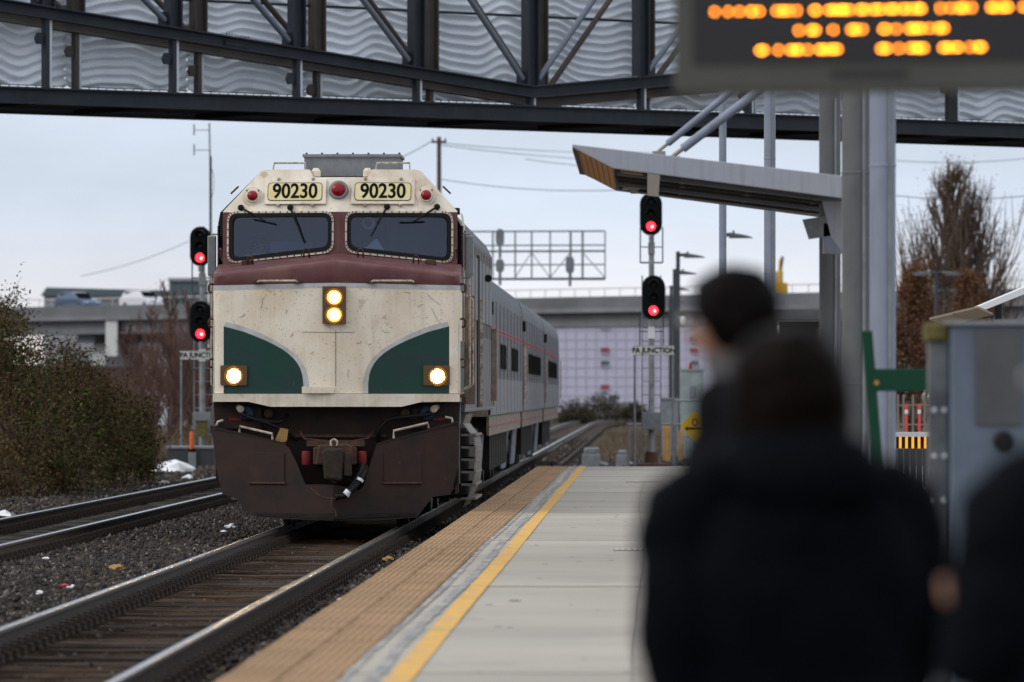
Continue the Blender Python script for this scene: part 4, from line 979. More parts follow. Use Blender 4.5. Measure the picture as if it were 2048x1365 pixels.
# wavy mesh screens, one per bay
m_screen = M('woven_metal_screen', (0.82, 0.87, 0.93), 0.6, c2=(0.64, 0.69, 0.76), vs=0.8, stretch=(1,1,.5), trans=0.06)
for i, (a, b) in enumerate(zip(PS[:-1], PS[1:])):
    m = MB(); nu, nv = 44, 150; z0, z1 = 7.89, 11.2; ph = i*1.7+.6
    def fn(q, r):
        s = lerp(a-.02, b+.02, q); z = lerp(z0, z1, r)
        wv = .085*math.sin(s*3.3+ph)+.03*math.sin(s*6.1+ph*2.3)+.10*math.sin(z*1.1+s*.9+ph)+.05*math.sin(s*.7+ph*3)
        return B(s, BW+.40+.050*math.sin(2*pi*(z+wv)/.188), z)
    m.grid(nu, nv, fn); sc_ = m.build('mesh_screen', m_screen, br, smooth=True, fix=False)
    MB().box(a+.05, b-.05, BW+.30, BW+.33, 7.865, 7.885, lambda x, y, z: B(x, y, z)).build('screen_rail', m_bsteel, sc_)
    n = 14
    for k in range(n):
        s = lerp(a, b, (k+.5)/n); MB().tube(B(s, BW+.31, 7.60), B(s, BW+.31, 7.865), .014, n=4).build('screen_clip', m_bsteel, sc_)

# ------------------------------------------------------------------ signals
def head(par, X, Y, zc, h, red_dz, w_=None):
    w_ = w_ or h*.5
    sh = MB().prism(stadium(w_, h, 10), 0, .03, lambda a, b, t: (X+a, Y+t, zc+b)).build('signal_head', m_sigblk, par)
    inner = stadium(w_*.56, h*.82, 8)
    MB().prism(inner, -.10, .0, lambda a, b, t: (X+a, Y+t, zc+b)).build('lamp_case', m_sigblk, sh)
    for k in (1, 0, -1):
        z = zc+k*red_dz
        if k != -1:
            MB().lathe((X, Y-.10, z), (0,-1,0), [(.105, 0), (.09, .012), (.03, .02)], 18).build('lens', m_siglens, sh, smooth='auto')
        else:
            ln = MB().lathe((X, Y-.10, z), (0,-1,0), [(.125, 0), (.11, .02), (.05, .035), (.004, .04)], 20).build('lit_red_lens', m_sigred, sh, smooth=True)
            MB().lathe((X+.03, Y-.137, z-.01), (0,-1,0), [(.034, 0), (.02, .006)], 10).build('lens_core', m_sigcore, sh)
        v = []; 
        rings = []
        for yy, r in ((0, .14), (-.28, .125)):
            rings.append([(X+r*math.cos(a), Y-.10+yy*(.55+.45*math.sin(a)), z+r*math.sin(a)) for a in [pi*(-.12)+pi*1.24*q/12 for q in range(13)]])
        MB().loft(rings, closed=False).build('hood', m_sigblk, sh, smooth=True)
    MB().tube((X, Y+.0, zc-h/2-.14), (X, Y+.0, zc-h/2+.03), .055, n=10).build('head_bracket', m_mast, sh)
    return sh
def signal(label, xpx, D, zb, heads, top_px):
    X = (xpx-VX)/F*D; e = thing('railway_signal', label, 'railway signal', (X, D, zb), group='lineside signals')
    z = lambda y: CZ+(VY-y)/F*D
    MB().tube((X, D+.12, zb+.3), (X, D+.12, z(top_px)), .085, .07, n=14).build('mast', m_mast, e, smooth='auto')
    MB().lathe((X, D+.12, zb-.2), (0,0,1), [(.55, 0), (.55, .22), (.2, .26), (.16, .55)], 18).build('mast_base', m_rust, e, smooth='auto')
    for i, (hx, y0, y1) in enumerate(heads):
        h = (y1-y0)*D/F; zc = z((y0+y1)/2); hX = (hx-VX)/F*D
        head(e, hX, D-.1, zc, h, h*.285, h*.52)
        # guard frame below the head
        f = MB(); w2 = h*.26; zt, zb2 = zc-h*.3, zc-h*.5-.72
        f.tube((X-w2, D+.2, zt), (X-w2, D+.2, zb2), .018).tube((X+w2, D+.2, zt), (X+w2, D+.2, zb2), .018).tube((X-w2, D+.2, zb2), (X+w2, D+.2, zb2), .022).tube((X-w2, D+.2, zc-h*.5-.3), (X+w2, D+.2, zc-h*.5-.3), .014)
        f.build('guard_frame', m_lamp, e)
        MB().box(X-.09, X+.09, D+.02, D+.22, zc-h*.5-.5, zc-h*.5-.18).build('junction_box', m_litw if i else m_mast, e, bevel=.01)
    lad = MB().tube((X-.25, D+.62, zb+.2), (X-.25, D+.42, z(heads[-1][1])), .018).tube((X+.25, D+.62, zb+.2), (X+.25, D+.42, z(heads[-1][1])), .018).build('ladder', m_grey, e)
    n = int((z(heads[-1][2])-zb)/.36)
    for k in range(n+2):
        zz = zb+.45+k*.36; MB().tube((X-.25, D+.60-.03*k*.3, zz), (X+.25, D+.60-.03*k*.3, zz), .012, n=5).build('rung', m_grey, lad)
    MB().box(X-.24, X+.24, D-.12, D+.1, zb+.95, zb+1.42).build('terminal_box', m_roofbox, e, bevel=.01)
    return e
signal('tall two-headed railway signal showing red beyond the platform end, below the canopy tip', 1303, 168, -.22, [(1302, 386, 472), (1307, 551, 641)], 386)
signal('two-headed railway signal showing red, half hidden by the left edge of the locomotive', 403, 168, -.22, [(400, 453, 533), (401, 602, 686)], 300+153)
def name_sign(label, x0, x1, y0, y1, D, zb):
    X0, X1 = (x0-VX)/F*D, (x1-VX)/F*D; z = lambda y: CZ+(VY-y)/F*D
    e = thing('name_sign', label, 'sign', ((X0+X1)/2, D, zb), group='junction name signs')
    MB().box(X0, X1, D, D+.02, z(y1), z(y0)).build('sign_board', m_signw, e, bevel=.004)
    for a in (X0+.03, X1-.03): MB().tube((a, D+.05, zb-.05), (a, D+.05, z(y0)-.01), .028).build('sign_post', m_grey, e)
    text('lettering', 'PA JUNCTION', (y1-y0)*D/F*.78, lambda a, b, t: ((X0+X1)/2+a, D-.004-t, (z(y0)+z(y1))/2+b), m_ink, e, sx=.92, bold=.006)
    fr = MB(); 
    for q in (z(y0)-.012, z(y1)+.004): fr.box(X0+.01, X1-.01, D-.003, D, q, q+.008)
    fr.build('border', m_ink, e)
name_sign('white PA JUNCTION sign on two posts in front of the right-hand signal', 1267, 1348, 692, 711, 163, -.3)
name_sign('white PA JUNCTION sign at left, partly behind the locomotive', 359, 441, 702, 720, 163, -.3)

# signal gantry far behind the train
D = 300; z = lambda y: CZ+(VY-y)/F*D; X = lambda x: (x-VX)/F*D
m_gantry = M('pale_gantry_steel', (0.21, 0.225, 0.25), 0.6, c2=(0.16, 0.17, 0.19), vs=2)  # gantry steel lightened to a pale grey
ga = thing('signal_gantry', 'distant lattice signal gantry with round-topped heads seen from behind', 'signal gantry', (X(930), D, -.4))
MB().tube((X(930), D, -.4), (X(930), D, z(460)), .22, .2, n=12).build('gantry_post', m_gantry, ga)
gx0, gx1 = X(930), X(1210)
for y, r in ((463, .03), (491, .025), (503, .045), (530, .025), (558, .05)):
    MB().tube((gx0, D, z(y)), (gx1, D, z(y)+.02), r, n=6).build('gantry_rail', m_gantry, ga)
    MB().tube((gx0, D+1.1, z(y)), (gx1, D+1.1, z(y)+.02), r*.8, n=6).build('gantry_rail', m_gantry, ga)
for k, x in enumerate((985, 1030, 1063, 1100, 1141, 1165, 1210)):
    for dd in (0, 1.1): MB().tube((X(x), D+dd, z(558)), (X(x), D+dd, z(463)), .05 if x in (1165, 1141) else .03, n=6).build('gantry_upright', m_gantry, ga)
for a, b in ((1063, 1030), (1063, 1100), (1165, 1210), (1141, 1100)):
    MB().tube((X(a), D, z(505)), (X(b), D, z(556)), .025, n=5).build('brace', m_gantry, ga)
MB().box(gx0, gx1, D, D+1.1, z(560), z(558)).build('walkway', m_gantry, ga)
for x, y0, y1 in ((1000, 458, 492), (1000, 518, 546), (1140, 513, 548)):
    w_ = 17*D/F; hh = (y1-y0)*D/F
    sh = MB().prism(stadium(w_, hh, 8), -.12, -.06, lambda a, b, t: (X(x)+a, D+t, z((y0+y1)/2)+b)).build('signal_head', m_gantry, ga)
    MB().tube((X(x), D-.05, z(y1)-.6), (X(x), D-.05, z((y0+y1)/2)), .07, n=8).build('head_pipe', m_gantry, sh)

# ------------------------------------------------------------------ canopy, columns
D = 54.0; X = lambda x, d=54.0: (x-VX)/F*d; z = lambda y, d=54.0: CZ+(VY-y)/F*d
can = thing('platform_canopy', 'white-edged platform canopy with timber tip tilting up towards the tracks', 'canopy', (X(1690), D, PZ))
D1 = 60.0
ux0, uz0 = X(1145), z(289)        # tip, top
def topz(x): return lerp(uz0, z(353), (x-ux0)/(X(1690)-ux0))
xr = X(1690)+.12
near = [(ux0, topz(ux0)), (ux0+.01, topz(ux0)-.03), (X(1226), z(337)), (xr, z(397)-.02), (xr, topz(xr))]
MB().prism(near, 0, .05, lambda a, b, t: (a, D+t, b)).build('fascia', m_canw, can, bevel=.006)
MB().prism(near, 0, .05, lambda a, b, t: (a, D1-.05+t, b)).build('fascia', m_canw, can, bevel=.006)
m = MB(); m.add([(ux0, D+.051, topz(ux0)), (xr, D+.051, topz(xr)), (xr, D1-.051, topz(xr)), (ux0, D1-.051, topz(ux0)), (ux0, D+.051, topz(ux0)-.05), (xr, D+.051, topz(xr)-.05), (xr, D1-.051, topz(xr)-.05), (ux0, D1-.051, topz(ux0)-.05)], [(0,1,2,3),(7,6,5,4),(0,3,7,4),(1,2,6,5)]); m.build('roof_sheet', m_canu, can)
# timber soffit at the tip: boards
nb = 7
for k in range(nb):
    a, b = k/nb, (k+1)/nb-.02
    pa = Vector((lerp(ux0+.012, X(1226)+.0, a), 0, lerp(topz(ux0)-.04, z(337)+.012, a))); pb = Vector((lerp(ux0+.012, X(1226), b), 0, lerp(topz(ux0)-.04, z(337)+.012, b)))
    m = MB(); m.loft([[(p.x, d, p.z), (p.x+.02, d, p.z+.03)] for p in (pa, pb) for d in ()], closed=False) if False else None
    MB().prism([(pa.x, pa.z), (pb.x, pb.z), (pb.x+.01, pb.z+.025), (pa.x+.01, pa.z+.025)], D+.052, D1-.052, lambda u, v, t: (u, t, v)).build('soffit_board', m_wood, can)
# underside ribs (purlins along the track and deck corrugation)
xs0 = X(1232)
def botz(x): return lerp(z(338), z(396), (x-X(1226))/(X(1690)-X(1226)))
for k in range(3):
    x = lerp(xs0+.6, xr-.3, k/2); MB().prism([(x-.03, botz(x)+.03), (x+.03, botz(x)+.035), (x+.03, topz(x)-.052), (x-.03, topz(x)-.052)], D+.052, D1-.052, lambda u, v, t: (u, t, v)).build('purlin', m_canu, can)
for k in range(6):
    d = lerp(D+.7, D1-.4, k/5)
    m = MB(); m.prism([(xs0, botz(xs0)+.01), (xr, botz(xr)+.01), (xr, botz(xr)+.05), (xs0, botz(xs0)+.05)], d, d+.07, lambda u, v, t: (u, t, v)); m.build('rafter', m_rod if k in (1, 4) else m_canu, can)
MB().prism([(X(1240), botz(X(1240))+.02), (X(1285), botz(X(1285))+.02), (X(1285), botz(X(1285))+.10), (X(1240), botz(X(1240))+.10)], D+.3, D+1.3, lambda u, v, t: (u, t, v)).build('ochre_panel', m_ochre, can)
MB().prism([(X(1295), botz(X(1295))-.004), (X(1320), botz(X(1320))-.004), (X(1320), botz(X(1320))+.04), (X(1295), botz(X(1295))+.04)], D+.06, D1-.06, lambda u, v, t: (u, t, v)).build('cross_strap', m_wallc, can)
cf_ = Vector((X(1262, 59.5), 59.5, z(374, 59.5))); MB().cbox(cf_, (.16, .3, .05)).cbox(cf_+Vector((.03, 0, -.04)), (.07, .12, .05)).build('camera_mount', m_mirror, can)
# brackets at the column
MB().prism([(X(1612), z(432)), (X(1690), z(420)), (X(1690), z(462)), (X(1625), z(472))], 1.2, 1.3, lambda u, v, t: (u, D+t, v)).build('gutter_box', m_roofbox, can)
MB().prism([(X(1650), z(398)), (X(1690), z(398)), (X(1690), z(500)), (X(1668), z(470))], .8, .9, lambda u, v, t: (u, D+t, v)).build('gusset_plate', m_canw, can)
MB().box(X(1655), X(1700), D+1.2, D+1.6, z(500), z(440)).build('column_bracket', m_colw, can)
m_colshade = M('shaded_column_paint', (0.135, 0.14, 0.145), 0.5, c2=(0.105, 0.108, 0.112), vs=2, streak=((0.08,0.075,0.07), 9, 0.4))  # darker copy of the column paint; shade on two columns put into it
def column(label, x0, x1, d, ztop, paint=m_colw):
    r = (x1-x0)/2*d/F; xc = X((x0+x1)/2, d)
    e = thing('column', label, 'column', (xc, d, PZ), group='canopy columns and poles')
    MB().tube((xc, d, PZ), (xc, d, ztop), r, n=32).build('shaft', paint, e, smooth='auto')
    MB().lathe((xc, d, PZ), (0,0,1), [(r*1.8, 0), (r*1.8, .03), (r*1.1, .035)], 24).build('base_plate', m_colw, e)
    for q in range(3): MB().lathe((xc, d, PZ+1.55+q*1.62), (0,0,1), [(r+.001, 0), (r+.004, .006), (r+.004, .018), (r+.001, .024)], 28, caps=False).build('weld_band', paint, e, smooth=True)
    if r > .08: MB().tube((xc+r*.5, d-r*1.0, PZ), (xc+r*.5, d-r*1.0, ztop-1.2), .012, n=8).build('conduit', m_grey, e)
    MB().lathe((xc, d, ztop), (0,0,1), [(r, 0), (r*1.04, .01), (r*.7, .05), (.001, .06)], 24).build('cap', m_colw, e, smooth='auto')
column('rear column of the thick group, grey, behind the canopy end', 1638, 1681, 57.5, 5.6, m_colshade)
column('middle of the three thick columns, grey, in front of the canopy end', 1683, 1741, 48, 5.6, m_colshade)
column('rightmost and nearest thick canopy column, pale lavender grey', 1739, 1791, 46.5, 5.6)
column('thin white pole behind the canopy, just right of the red signal', 1438, 1453, 104, 9.4)
column('slim white pole behind the canopy between the dark-haired head and the thick columns', 1528, 1551, 88, 9.0)
# tension struts
for (xa, ya), (xb, yb), r, dd in (((1318, 302), (1452, 192), 7.0, 57.0), ((1347, 312), (1510, 188), 9.0, 55.0)):
    a = P(xa, ya, dd); b = P(xb, yb, dd); dv = (b-a).normalized(); a2 = a+dv*.10
    b2 = a+(b-a)*2.05
    st = MB().tube(a2, b2, r*dd/F, n=16).build('tie_rod', m_colw, can, smooth='auto')
    MB().tube(a-dv*.03, a2, r*dd/F*.5, n=10).build('clevis', m_mirror, st)
    MB().cbox(a-Vector((0, 0, .03)), (.12, .05, .05)).build('rod_foot', m_mirror, st)
MB().tube(P(1681+60, 60, 57.0), P(1681+60, 60, 46.5), .05).build('ridge_pipe', m_colw, can)

# LED departure display
D = 18.4; sc = F/D
yaw = R(13)
X0 = (1347-VX)/sc
def S(a, b, t):   # display-local: a along face, b height above camera, t towards the viewer
    return Vector((X0+a*math.cos(yaw)+t*(-math.sin(yaw)), D-a*math.sin(yaw)-t*math.cos(yaw), CZ+b))
zb_, zt_ = (VY-187)/sc, (VY+150)/sc
led = thing('departure_display', 'hanging amber LED departure display with dark face, blurred in the foreground', 'display board', S(0, zb_, 0))
MB().box(0, 1.6, zb_, zt_, -.18, 0, lambda a, b, t: S(a, b, t)).build('casing', m_ledcase, led, bevel=.012)
MB().box(.06, 1.52, zb_+.085, zt_-.07, .001, .006, lambda a, b, t: S(a, b, t)).build('screen', m_ledface, led)
MB().box(.47, .70, zb_+.04, zb_+.06, .001, .004, lambda a, b, t: S(a, b, t)).build('maker_plate', m_ledface, led)
rows = [([262,340,405,470,482,520,620,650,660,690,735,835,850,920,940,960,985,1000,1015,1040,1100,1110,1130,1180,1195,1220,1270,1282,1300,1350,1365,1400,1430,1440,1455,1565,1622,1670,1688,1705,1745,1855,1868,1885,1925,1942,1955,2045,2075,2110], 71, 262, 46, 1950),
        ([747,815,832,845,945,1050,1065,1078,1115,1235,1250,1310,1385,1400,1418,1440,1455,1500,1552,1568,1585], 179, 747, 166, 1585),
        ([522,532,545,628,700,715,735,748,797,865,880,900,935,950,970,1222,1240,1255,1325,1390,1415,1430,1448,1468,1580,1598,1612,1650,1668,1735,1780,1792,1803], 294, 525, 276, 1800)]
for xs_, ya, xa, yb, xb in rows:
    for zx in xs_:
        px = 1340+zx/2.893; py = lerp(ya, yb, (zx-xa)/(xb-xa))/2.893
        a = (px-1347)/sc/math.cos(yaw)*(1-.011*(px-1347)/600)
        dd = D-a*math.sin(yaw); b = (VY-py)/F*dd
        MB().lathe(S(a, b, .0065), S(a, b, 1)-S(a, b, 0), [(.0048, 0), (.0035, .002)], 8).build('led', m_led, led)
for a in (.3, 1.3): MB().tube(S(a, zt_, -.1), S(a, zt_+.5, -.1), .025).build('hanger', m_grey, led)
# its carrier beam and post, outside the picture
hb = thing('display_gantry', 'grey pipe frame carrying the departure display', 'pipe frame', (2.3, 18.4, PZ))
p_ = S(2.6, zt_+.52, -.1)
MB().tube(S(-.2, zt_+.53, -.1), p_, .05, n=12).build('cross_pipe', m_grey, hb)
MB().tube((p_.x, p_.y, PZ), p_, .06, n=12).build('upright', m_grey, hb)

# ------------------------------------------------------------------ right side: mesh screen, green post, cabinet, wall, lamps
D = 72.0; X = lambda x, d: (x-VX)/F*d; z = lambda y, d: CZ+(VY-y)/F*d
sh = thing('shelter_screen', 'black framed mesh screen standing behind the waiting people', 'screen', (X(1600, D), D, PZ))
MB().box(X(1535, D), X(1690, D), D, D+.9, z(641, D), z(619, D)).build('top_rail', m_bluebox2, sh, bevel=.01)
for x in (1545, 1680): MB().box(X(x, D), X(x, D)+.05, D, D+.05, PZ, z(641, D)-.001).build('frame_post', m_meshp, sh)
MB().box(X(1560, D), X(1680, D), D+.3, D+.32, PZ+.1, z(642, D)-.005).build('back_panel', m_meshp, sh)
pan = MB().box(X(1634, D), X(1664, D), D+.28, D+.285, PZ+.1, z(655, D)).build('mesh_backing', m_slat, sh)
m = MB(); x0, x1 = X(1634, D), X(1664, D); k = 0
zz = z(660, D)
while zz > PZ+.2:
    for q in range(8):
        xx = lerp(x0, x1, (q+.5*(k % 2)+.25)/8); m.cbox((xx, D+.277, zz), (.010, .004, .016))
    zz -= .034; k += 1
m.build('mesh_wires', m_grey, pan)['kind'] = 'stuff'

D = 40.0
gp = thing('green_sign_post', 'green plastic post with a short green arm beside the white columns', 'post', (X(1755, D), D, PZ))
a = P(1733, 662, D); b = P(1757, 960, D); dv = (b-a)
bm1 = MB(); wv = 14*D/F*.5+.012
base = a+dv*((a.z-PZ)/(a.z-b.z))
bm1.loft([[(p.x-wv, p.y-.03, p.z), (p.x+wv, p.y-.03, p.z), (p.x+wv, p.y+.03, p.z), (p.x-wv, p.y+.03, p.z)] for p in (base, a)]); bm1.build('upright', m_greenp, gp, bevel=.006)
MB().box(X(1747, D), X(1905, D), D-.04, D+.02, z(783, D), z(738, D)).build('arm', m_greenp, gp, bevel=.006)
MB().lathe((X(1752, D), D-.04, z(766, D)), (0,-1,0), [(.018, 0), (.018, .012)], 10).build('bolt', m_tan, gp)

D = 31.0
cb = thing('equipment_cabinet', 'tall blue-grey equipment cabinet at the right edge behind the person', 'cabinet', (X(1960, D), D, PZ))
MB().box(X(1900, D), X(2200, D), D, D+.7, PZ, z(652, D)).build('case', m_bluebox, cb, bevel=.012)
MB().box(X(1950, D), X(2040, D), D-.012, D-.001, z(850, D), z(660, D)).build('front_panel', m_bluebox2, cb)
MB().box(X(2058, D), X(2190, D), D-.012, D-.001, z(1000, D), z(660, D)).build('front_panel', m_bluebox2, cb)
MB().box(X(1890, D), X(2205, D), D-.02, D+.72, z(652, D)+.001, z(643, D)).build('lid', m_grey, cb, bevel=.006)
MB().box(X(1858, D), X(1899, D), D+.1, D+.25, PZ, z(683, D)).build('side_strip', m_clear, cb, bevel=.008)
MB().box(X(1850, D), X(1899, D), D+.06, D+.3, z(683, D)+.001, z(645, D)).build('mossy_cap', m_moss, cb, bevel=.02)
for k, y in enumerate((820, 912, 1000)):
    for x in (1869, 1889): MB().lathe((X(x, D), D+.1, z(y, D)), (0,-1,0), [(.012, 0), (.012, .01)], 10).build('stud', m_pale, cb)
MB().lathe((X(2005, D), D-.015, z(882, D)), (0,-1,0), [(.05, 0), (.05, .02), (.03, .03)], 14).build('lock', m_black, cb)

D = 44.0
bn_ = thing('bench', 'pale green slatted bench end seen low beside the cabinet', 'bench', (X(1880, D), D, PZ))
for k in range(4): MB().box(X(1800, D), X(2040, D), D+k*.11, D+k*.11+.09, z(1008, D), z(1000, D)).build('seat_slat', m_paleg, bn_, bevel=.004)
for k in range(3): MB().box(X(1800, D), X(2040, D), D+.46, D+.49, z(1008, D)+.1+k*.13, z(1008, D)+.2+k*.13).build('back_slat', m_paleg, bn_) if False else None
MB().box(X(1815, D), X(1835, D), D+.02, D+.40, PZ, z(1008, D)-.001).build('leg', m_grey, bn_); MB().box(X(2000, D), X(2020, D), D+.02, D+.40, PZ, z(1008, D)-.001).build('leg', m_grey, bn_)

D = 100.0
wl = thing('slatted_wall', 'low curved dark slatted wall with pale cap and amber slots, right of the columns', 'wall', (X(1830, D), D, PZ))
def arcp(k, n): 
    t = k/n; return (lerp(X(1770, D), X(1770, D)+2.2, t), D-1.8*t*t+.6*t)
n = 22
for k in range(n):
    (xa, ya), (xb, yb) = arcp(k, n), arcp(k+.9, n)
    MB().prism([(xa, ya), (xb, yb), (xb, yb+.06), (xa, ya+.06)], PZ, z(898, D), lambda u, v, t: (u, v, t)).build('slat', m_slat, wl)
    (xa, ya), (xb, yb) = arcp(k+.2, n), arcp(k+.62, n)
    MB().prism([(xa, ya), (xb, yb), (xb, yb+.05), (xa, ya+.05)], z(897, D), z(874, D), lambda u, v, t: (u, v, t)).build('amber_slot', m_amber, wl)
    (xa, ya), (xb, yb) = arcp(k+.62, n), arcp(k+1.2, n)
    MB().prism([(xa, ya), (xb, yb), (xb, yb+.05), (xa, ya+.05)], z(897, D), z(874, D), lambda u, v, t: (u, v, t)).build('slot_post', m_meshp, wl)
m = MB(); m.loft([[(x, y-.14, zz) , (x, y+.5, zz), (x, y+.5, zz+.07), (x, y-.14, zz+.07)] for (x, y), zz in [(arcp(k, n), z(874, D)+.002) for k in range(n+1)]]); m.build('wall_cap', m_wallc, wl)
for i, x in enumerate((1812, 1838)):
    dl = thing('delineator_post', ('left' if i == 0 else 'right')+' of the two red flexible marker posts beyond the slatted wall', 'marker post', (X(x, 125), 125, -.42), group='red marker posts')
    MB().tube((X(x, 125), 125, -.35), (X(x, 125), 125, z(808, 125)), .032, .028, n=10).build('tube', m_pinkd, dl, smooth='auto')
    MB().lathe((X(x, 125), 125, -.42), (0,0,1), [(.12, 0), (.12, .05), (.04, .08)], 12).build('foot', m_black, dl)
    MB().tube((X(x, 125), 125, z(828, 125)), (X(x, 125), 125, z(820, 125)), .034, n=10).build('band', m_litw, dl)
# pole with ochre rails and barrier behind
fe = thing('site_barrier', 'thin tan barrier frames standing beyond the slatted wall', 'barrier', (X(1820, 135), 135, -.42))
for x in (1795, 1806, 1825, 1848, 1862): MB().tube((X(x, 135), 135, -.42), (X(x, 135), 135, z(790, 135)), .025, n=6).build('stake', m_solar, fe)
MB().tube((X(1790, 135), 135, z(812, 135)), (X(1870, 135), 135, z(810, 135)), .02, n=6).build('rail', m_solar, fe)
MB().tube((X(1790, 135), 135, z(850, 135)), (X(1870, 135), 135, z(850, 135)), .02, n=6).build('rail', m_solar, fe)

# twin-arm lamps
def twin_lamp(x, y, D, label):
    e = thing('twin_street_lamp', label, 'street lamp', (X(x, D), D, -.42), group='twin-armed street lamps')
    MB().tube((X(x, D), D, -.42), (X(x, D), D, z(y, D)+.05), .10, .07, n=12).build('pole', m_lamp, e, smooth='auto')
    for s in (-1, 1):
        MB().tube((X(x, D), D, z(y, D)), (X(x, D)+s*.28, D, z(y, D)), .04).build('arm', m_lamp, e)
        h = MB(); n = 8; rings = []
        for k in range(n+1):
            t = k/n; w2 = .17*math.sin(pi*min(1, .25+t*.75))**.6+.01; hh = .10*(1-.55*t)
            x0 = X(x, D)+s*(.2+t*.62)
            rings.append([(x0, D-w2, z(y, D)-.04-.05*t), (x0, D-w2*.7, z(y, D)-.04+hh*.7-.03*t), (x0, D, z(y, D)-.04+hh), (x0, D+w2*.7, z(y, D)-.04+hh*.7-.03*t), (x0, D+w2, z(y, D)-.04-.05*t)])
        h.loft(rings); hd = h.build('lamp_head', m_lamp, e, smooth='auto')
        MB().box(X(x, D)+s*.52-.2, X(x, D)+s*.52+.2, D-.1, D+.1, z(y, D)-.10, z(y, D)-.072).build('lens', m_pale, hd)
twin_lamp(1872, 546, 215, 'nearer and taller of the twin-headed street lamps before the russet trees')
twin_lamp(1889, 582, 250, 'farther and lower of the twin-headed street lamps before the russet trees')
def arm_lamp(x, y, D, L_, label):
    e = thing('street_lamp', label, 'street lamp', (X(x, D), D, -.42), group='single-armed platform road lamps')
    MB().box(X(x, D)-.075, X(x, D)+.075, D-.075, D+.075, -.42, z(y, D)+.16).build('pole', m_lamp, e, bevel=.01)
    MB().tube((X(x, D), D, z(y, D)+.03), (X(x, D)+.28, D, z(y, D)+.03), .06).build('arm', m_lamp, e)
    h = MB(); rings = []; n = 8
    for k in range(n+1):
        t = k/n; x0 = X(x, D)+.22+t*L_; hh = .15*(1-t)**.6+.015; w2 = .16*math.sin(pi*min(1, .3+t*.62))+.01
        rings.append([(x0, D-w2, z(y, D)-.08), (x0, D-w2*.7, z(y, D)-.08+hh*.8), (x0, D, z(y, D)-.08+hh*1.15), (x0, D+w2*.7, z(y, D)-.08+hh*.8), (x0, D+w2, z(y, D)-.08)])
    h.loft(rings); hd = h.build('lamp_head', m_lamp, e, smooth='auto')
    MB().lathe((X(x, D)+.36, D, z(y, D)+.06), (0,0,1), [(.035, 0), (.035, .10)], 8).build('photocell', m_lamp, hd)
arm_lamp(1444, 472, 196, .75, 'highest single-armed street lamp, its head just right of the thin white pole')
arm_lamp(1356, 512, 231, .78, 'single-armed street lamp nearest to the right signal')
arm_lamp(1349, 546, 265, .74, 'single-armed street lamp just behind and below the one by the signal')
arm_lamp(1342, 578, 305, .7, 'small single-armed street lamp third in the receding row by the signal')
arm_lamp(1340, 603, 345, .7, 'smallest single-armed street lamp at the end of the receding row')

# solar panels / shelter roof
D = 90
for i, (xa, xb, ya) in enumerate(((1858, 1905, 640), (1906, 1955, 628))):
    e = MB(); a, b = P(xa, ya, D), P(xb, ya-11, D); c = b+Vector((.26, .8, -.09)); d_ = a+Vector((.26, .8, -.09))
    e.add([a, b, c, d_, a+Vector((0,0,.03)), b+Vector((0,0,.03)), c+Vector((0,0,.03)), d_+Vector((0,0,.03))], [(3,2,1,0),(4,5,6,7),(0,1,5,4),(1,2,6,5),(2,3,7,6),(3,0,4,7)])
    q = thing('roof_panel', ('left' if i == 0 else 'right')+' tan roof panel above the cabinet, tilted towards the viewer', 'roof panel', a, group='tan roof panels')
    e.build('panel', m_solar, q)
    MB().tube(c, (c.x, c.y, PZ), .03).build('prop', m_lamp, q)
e = thing('shelter_roof', 'sloping white shelter roof edge at the right border', 'shelter roof', P(2000, 640, 95))
a, b = P(1955, 626, 95), P(2120, 560, 95)
m = MB(); m.add([a, b, b+Vector((0, 2.5, 0)), a+Vector((0, 2.5, 0)), a+Vector((.02, 0, .10)), b+Vector((.02, 0, .12)), b+Vector((.02, 2.5, .12)), a+Vector((.02, 2.5, .10))], [(3,2,1,0),(4,5,6,7),(0,1,5,4),(1,2,6,5),(2,3,7,6),(3,0,4,7)]); m.build('roof_edge', m_litw, e)
for q in (.3, .9):
    p = a.lerp(b, q)+Vector((0, 1.2, 0)); MB().tube((p.x, p.y, PZ), p, .06, n=10).build('prop', m_lamp, e)
m = MB().box(a.x+.3, b.x, 95.3, 97, a.z-.25, a.z-.1); m.build('gutter_beam', m_roofbox, e)

# ------------------------------------------------------------------ behind the platform end
D = 172.0
fnc = thing('railing', 'grey pipe railing with thin wire mesh across the platform end', 'railing', (X(1310, D), D, -.42))
for x in (1257, 1350): MB().tube((X(x, D), D, -.42), (X(x, D), D, z(849, D)), .03).build('rail_post', m_grey, fnc)
MB().tube((X(1254, D), D, z(849, D)), (X(1420, D), D, z(849, D)), .028).build('top_rail', m_grey, fnc)
MB().tube((X(1350, D), D+.02, z(802, D)), (X(1420, D), D+.02, z(802, D)), .028).build('upper_rail', m_grey, fnc)
for k in range(22): MB().tube((X(1258, D)+k*.1, D, -.40), (X(1258, D)+k*.1, D, z(858, D)), .006, n=4).build('wire', m_lamp, fnc)
for zz in (-.3, .1, .5): MB().tube((X(1258, D), D, zz), (X(1420, D), D, zz), .006, n=4).build('wire', m_lamp, fnc)
D = 200.0
cb2 = thing('signal_cabinet', 'pale grey-green signal cabinet with small red lamp on top', 'cabinet', (X(1385, D), D, -.42))
MB().box(X(1361, D), X(1408, D), D, D+.7, -.42, z(742, D)).build('case', m_cab, cb2, bevel=.015)
MB().box(X(1360, D)-.02, X(1409, D)+.02, D-.03, D+.73, z(742, D)+.001, z(739, D)).build('lid', m_cab, cb2)
MB().box(X(1380, D), X(1392, D), D-.03, D-.001, z(797, D), z(772, D)).build('meter', m_roofbox, cb2, bevel=.01)
MB().box(X(1365, D), X(1404, D), D-.012, D-.001, -.3, z(800, D)).build('door', m_cab, cb2)
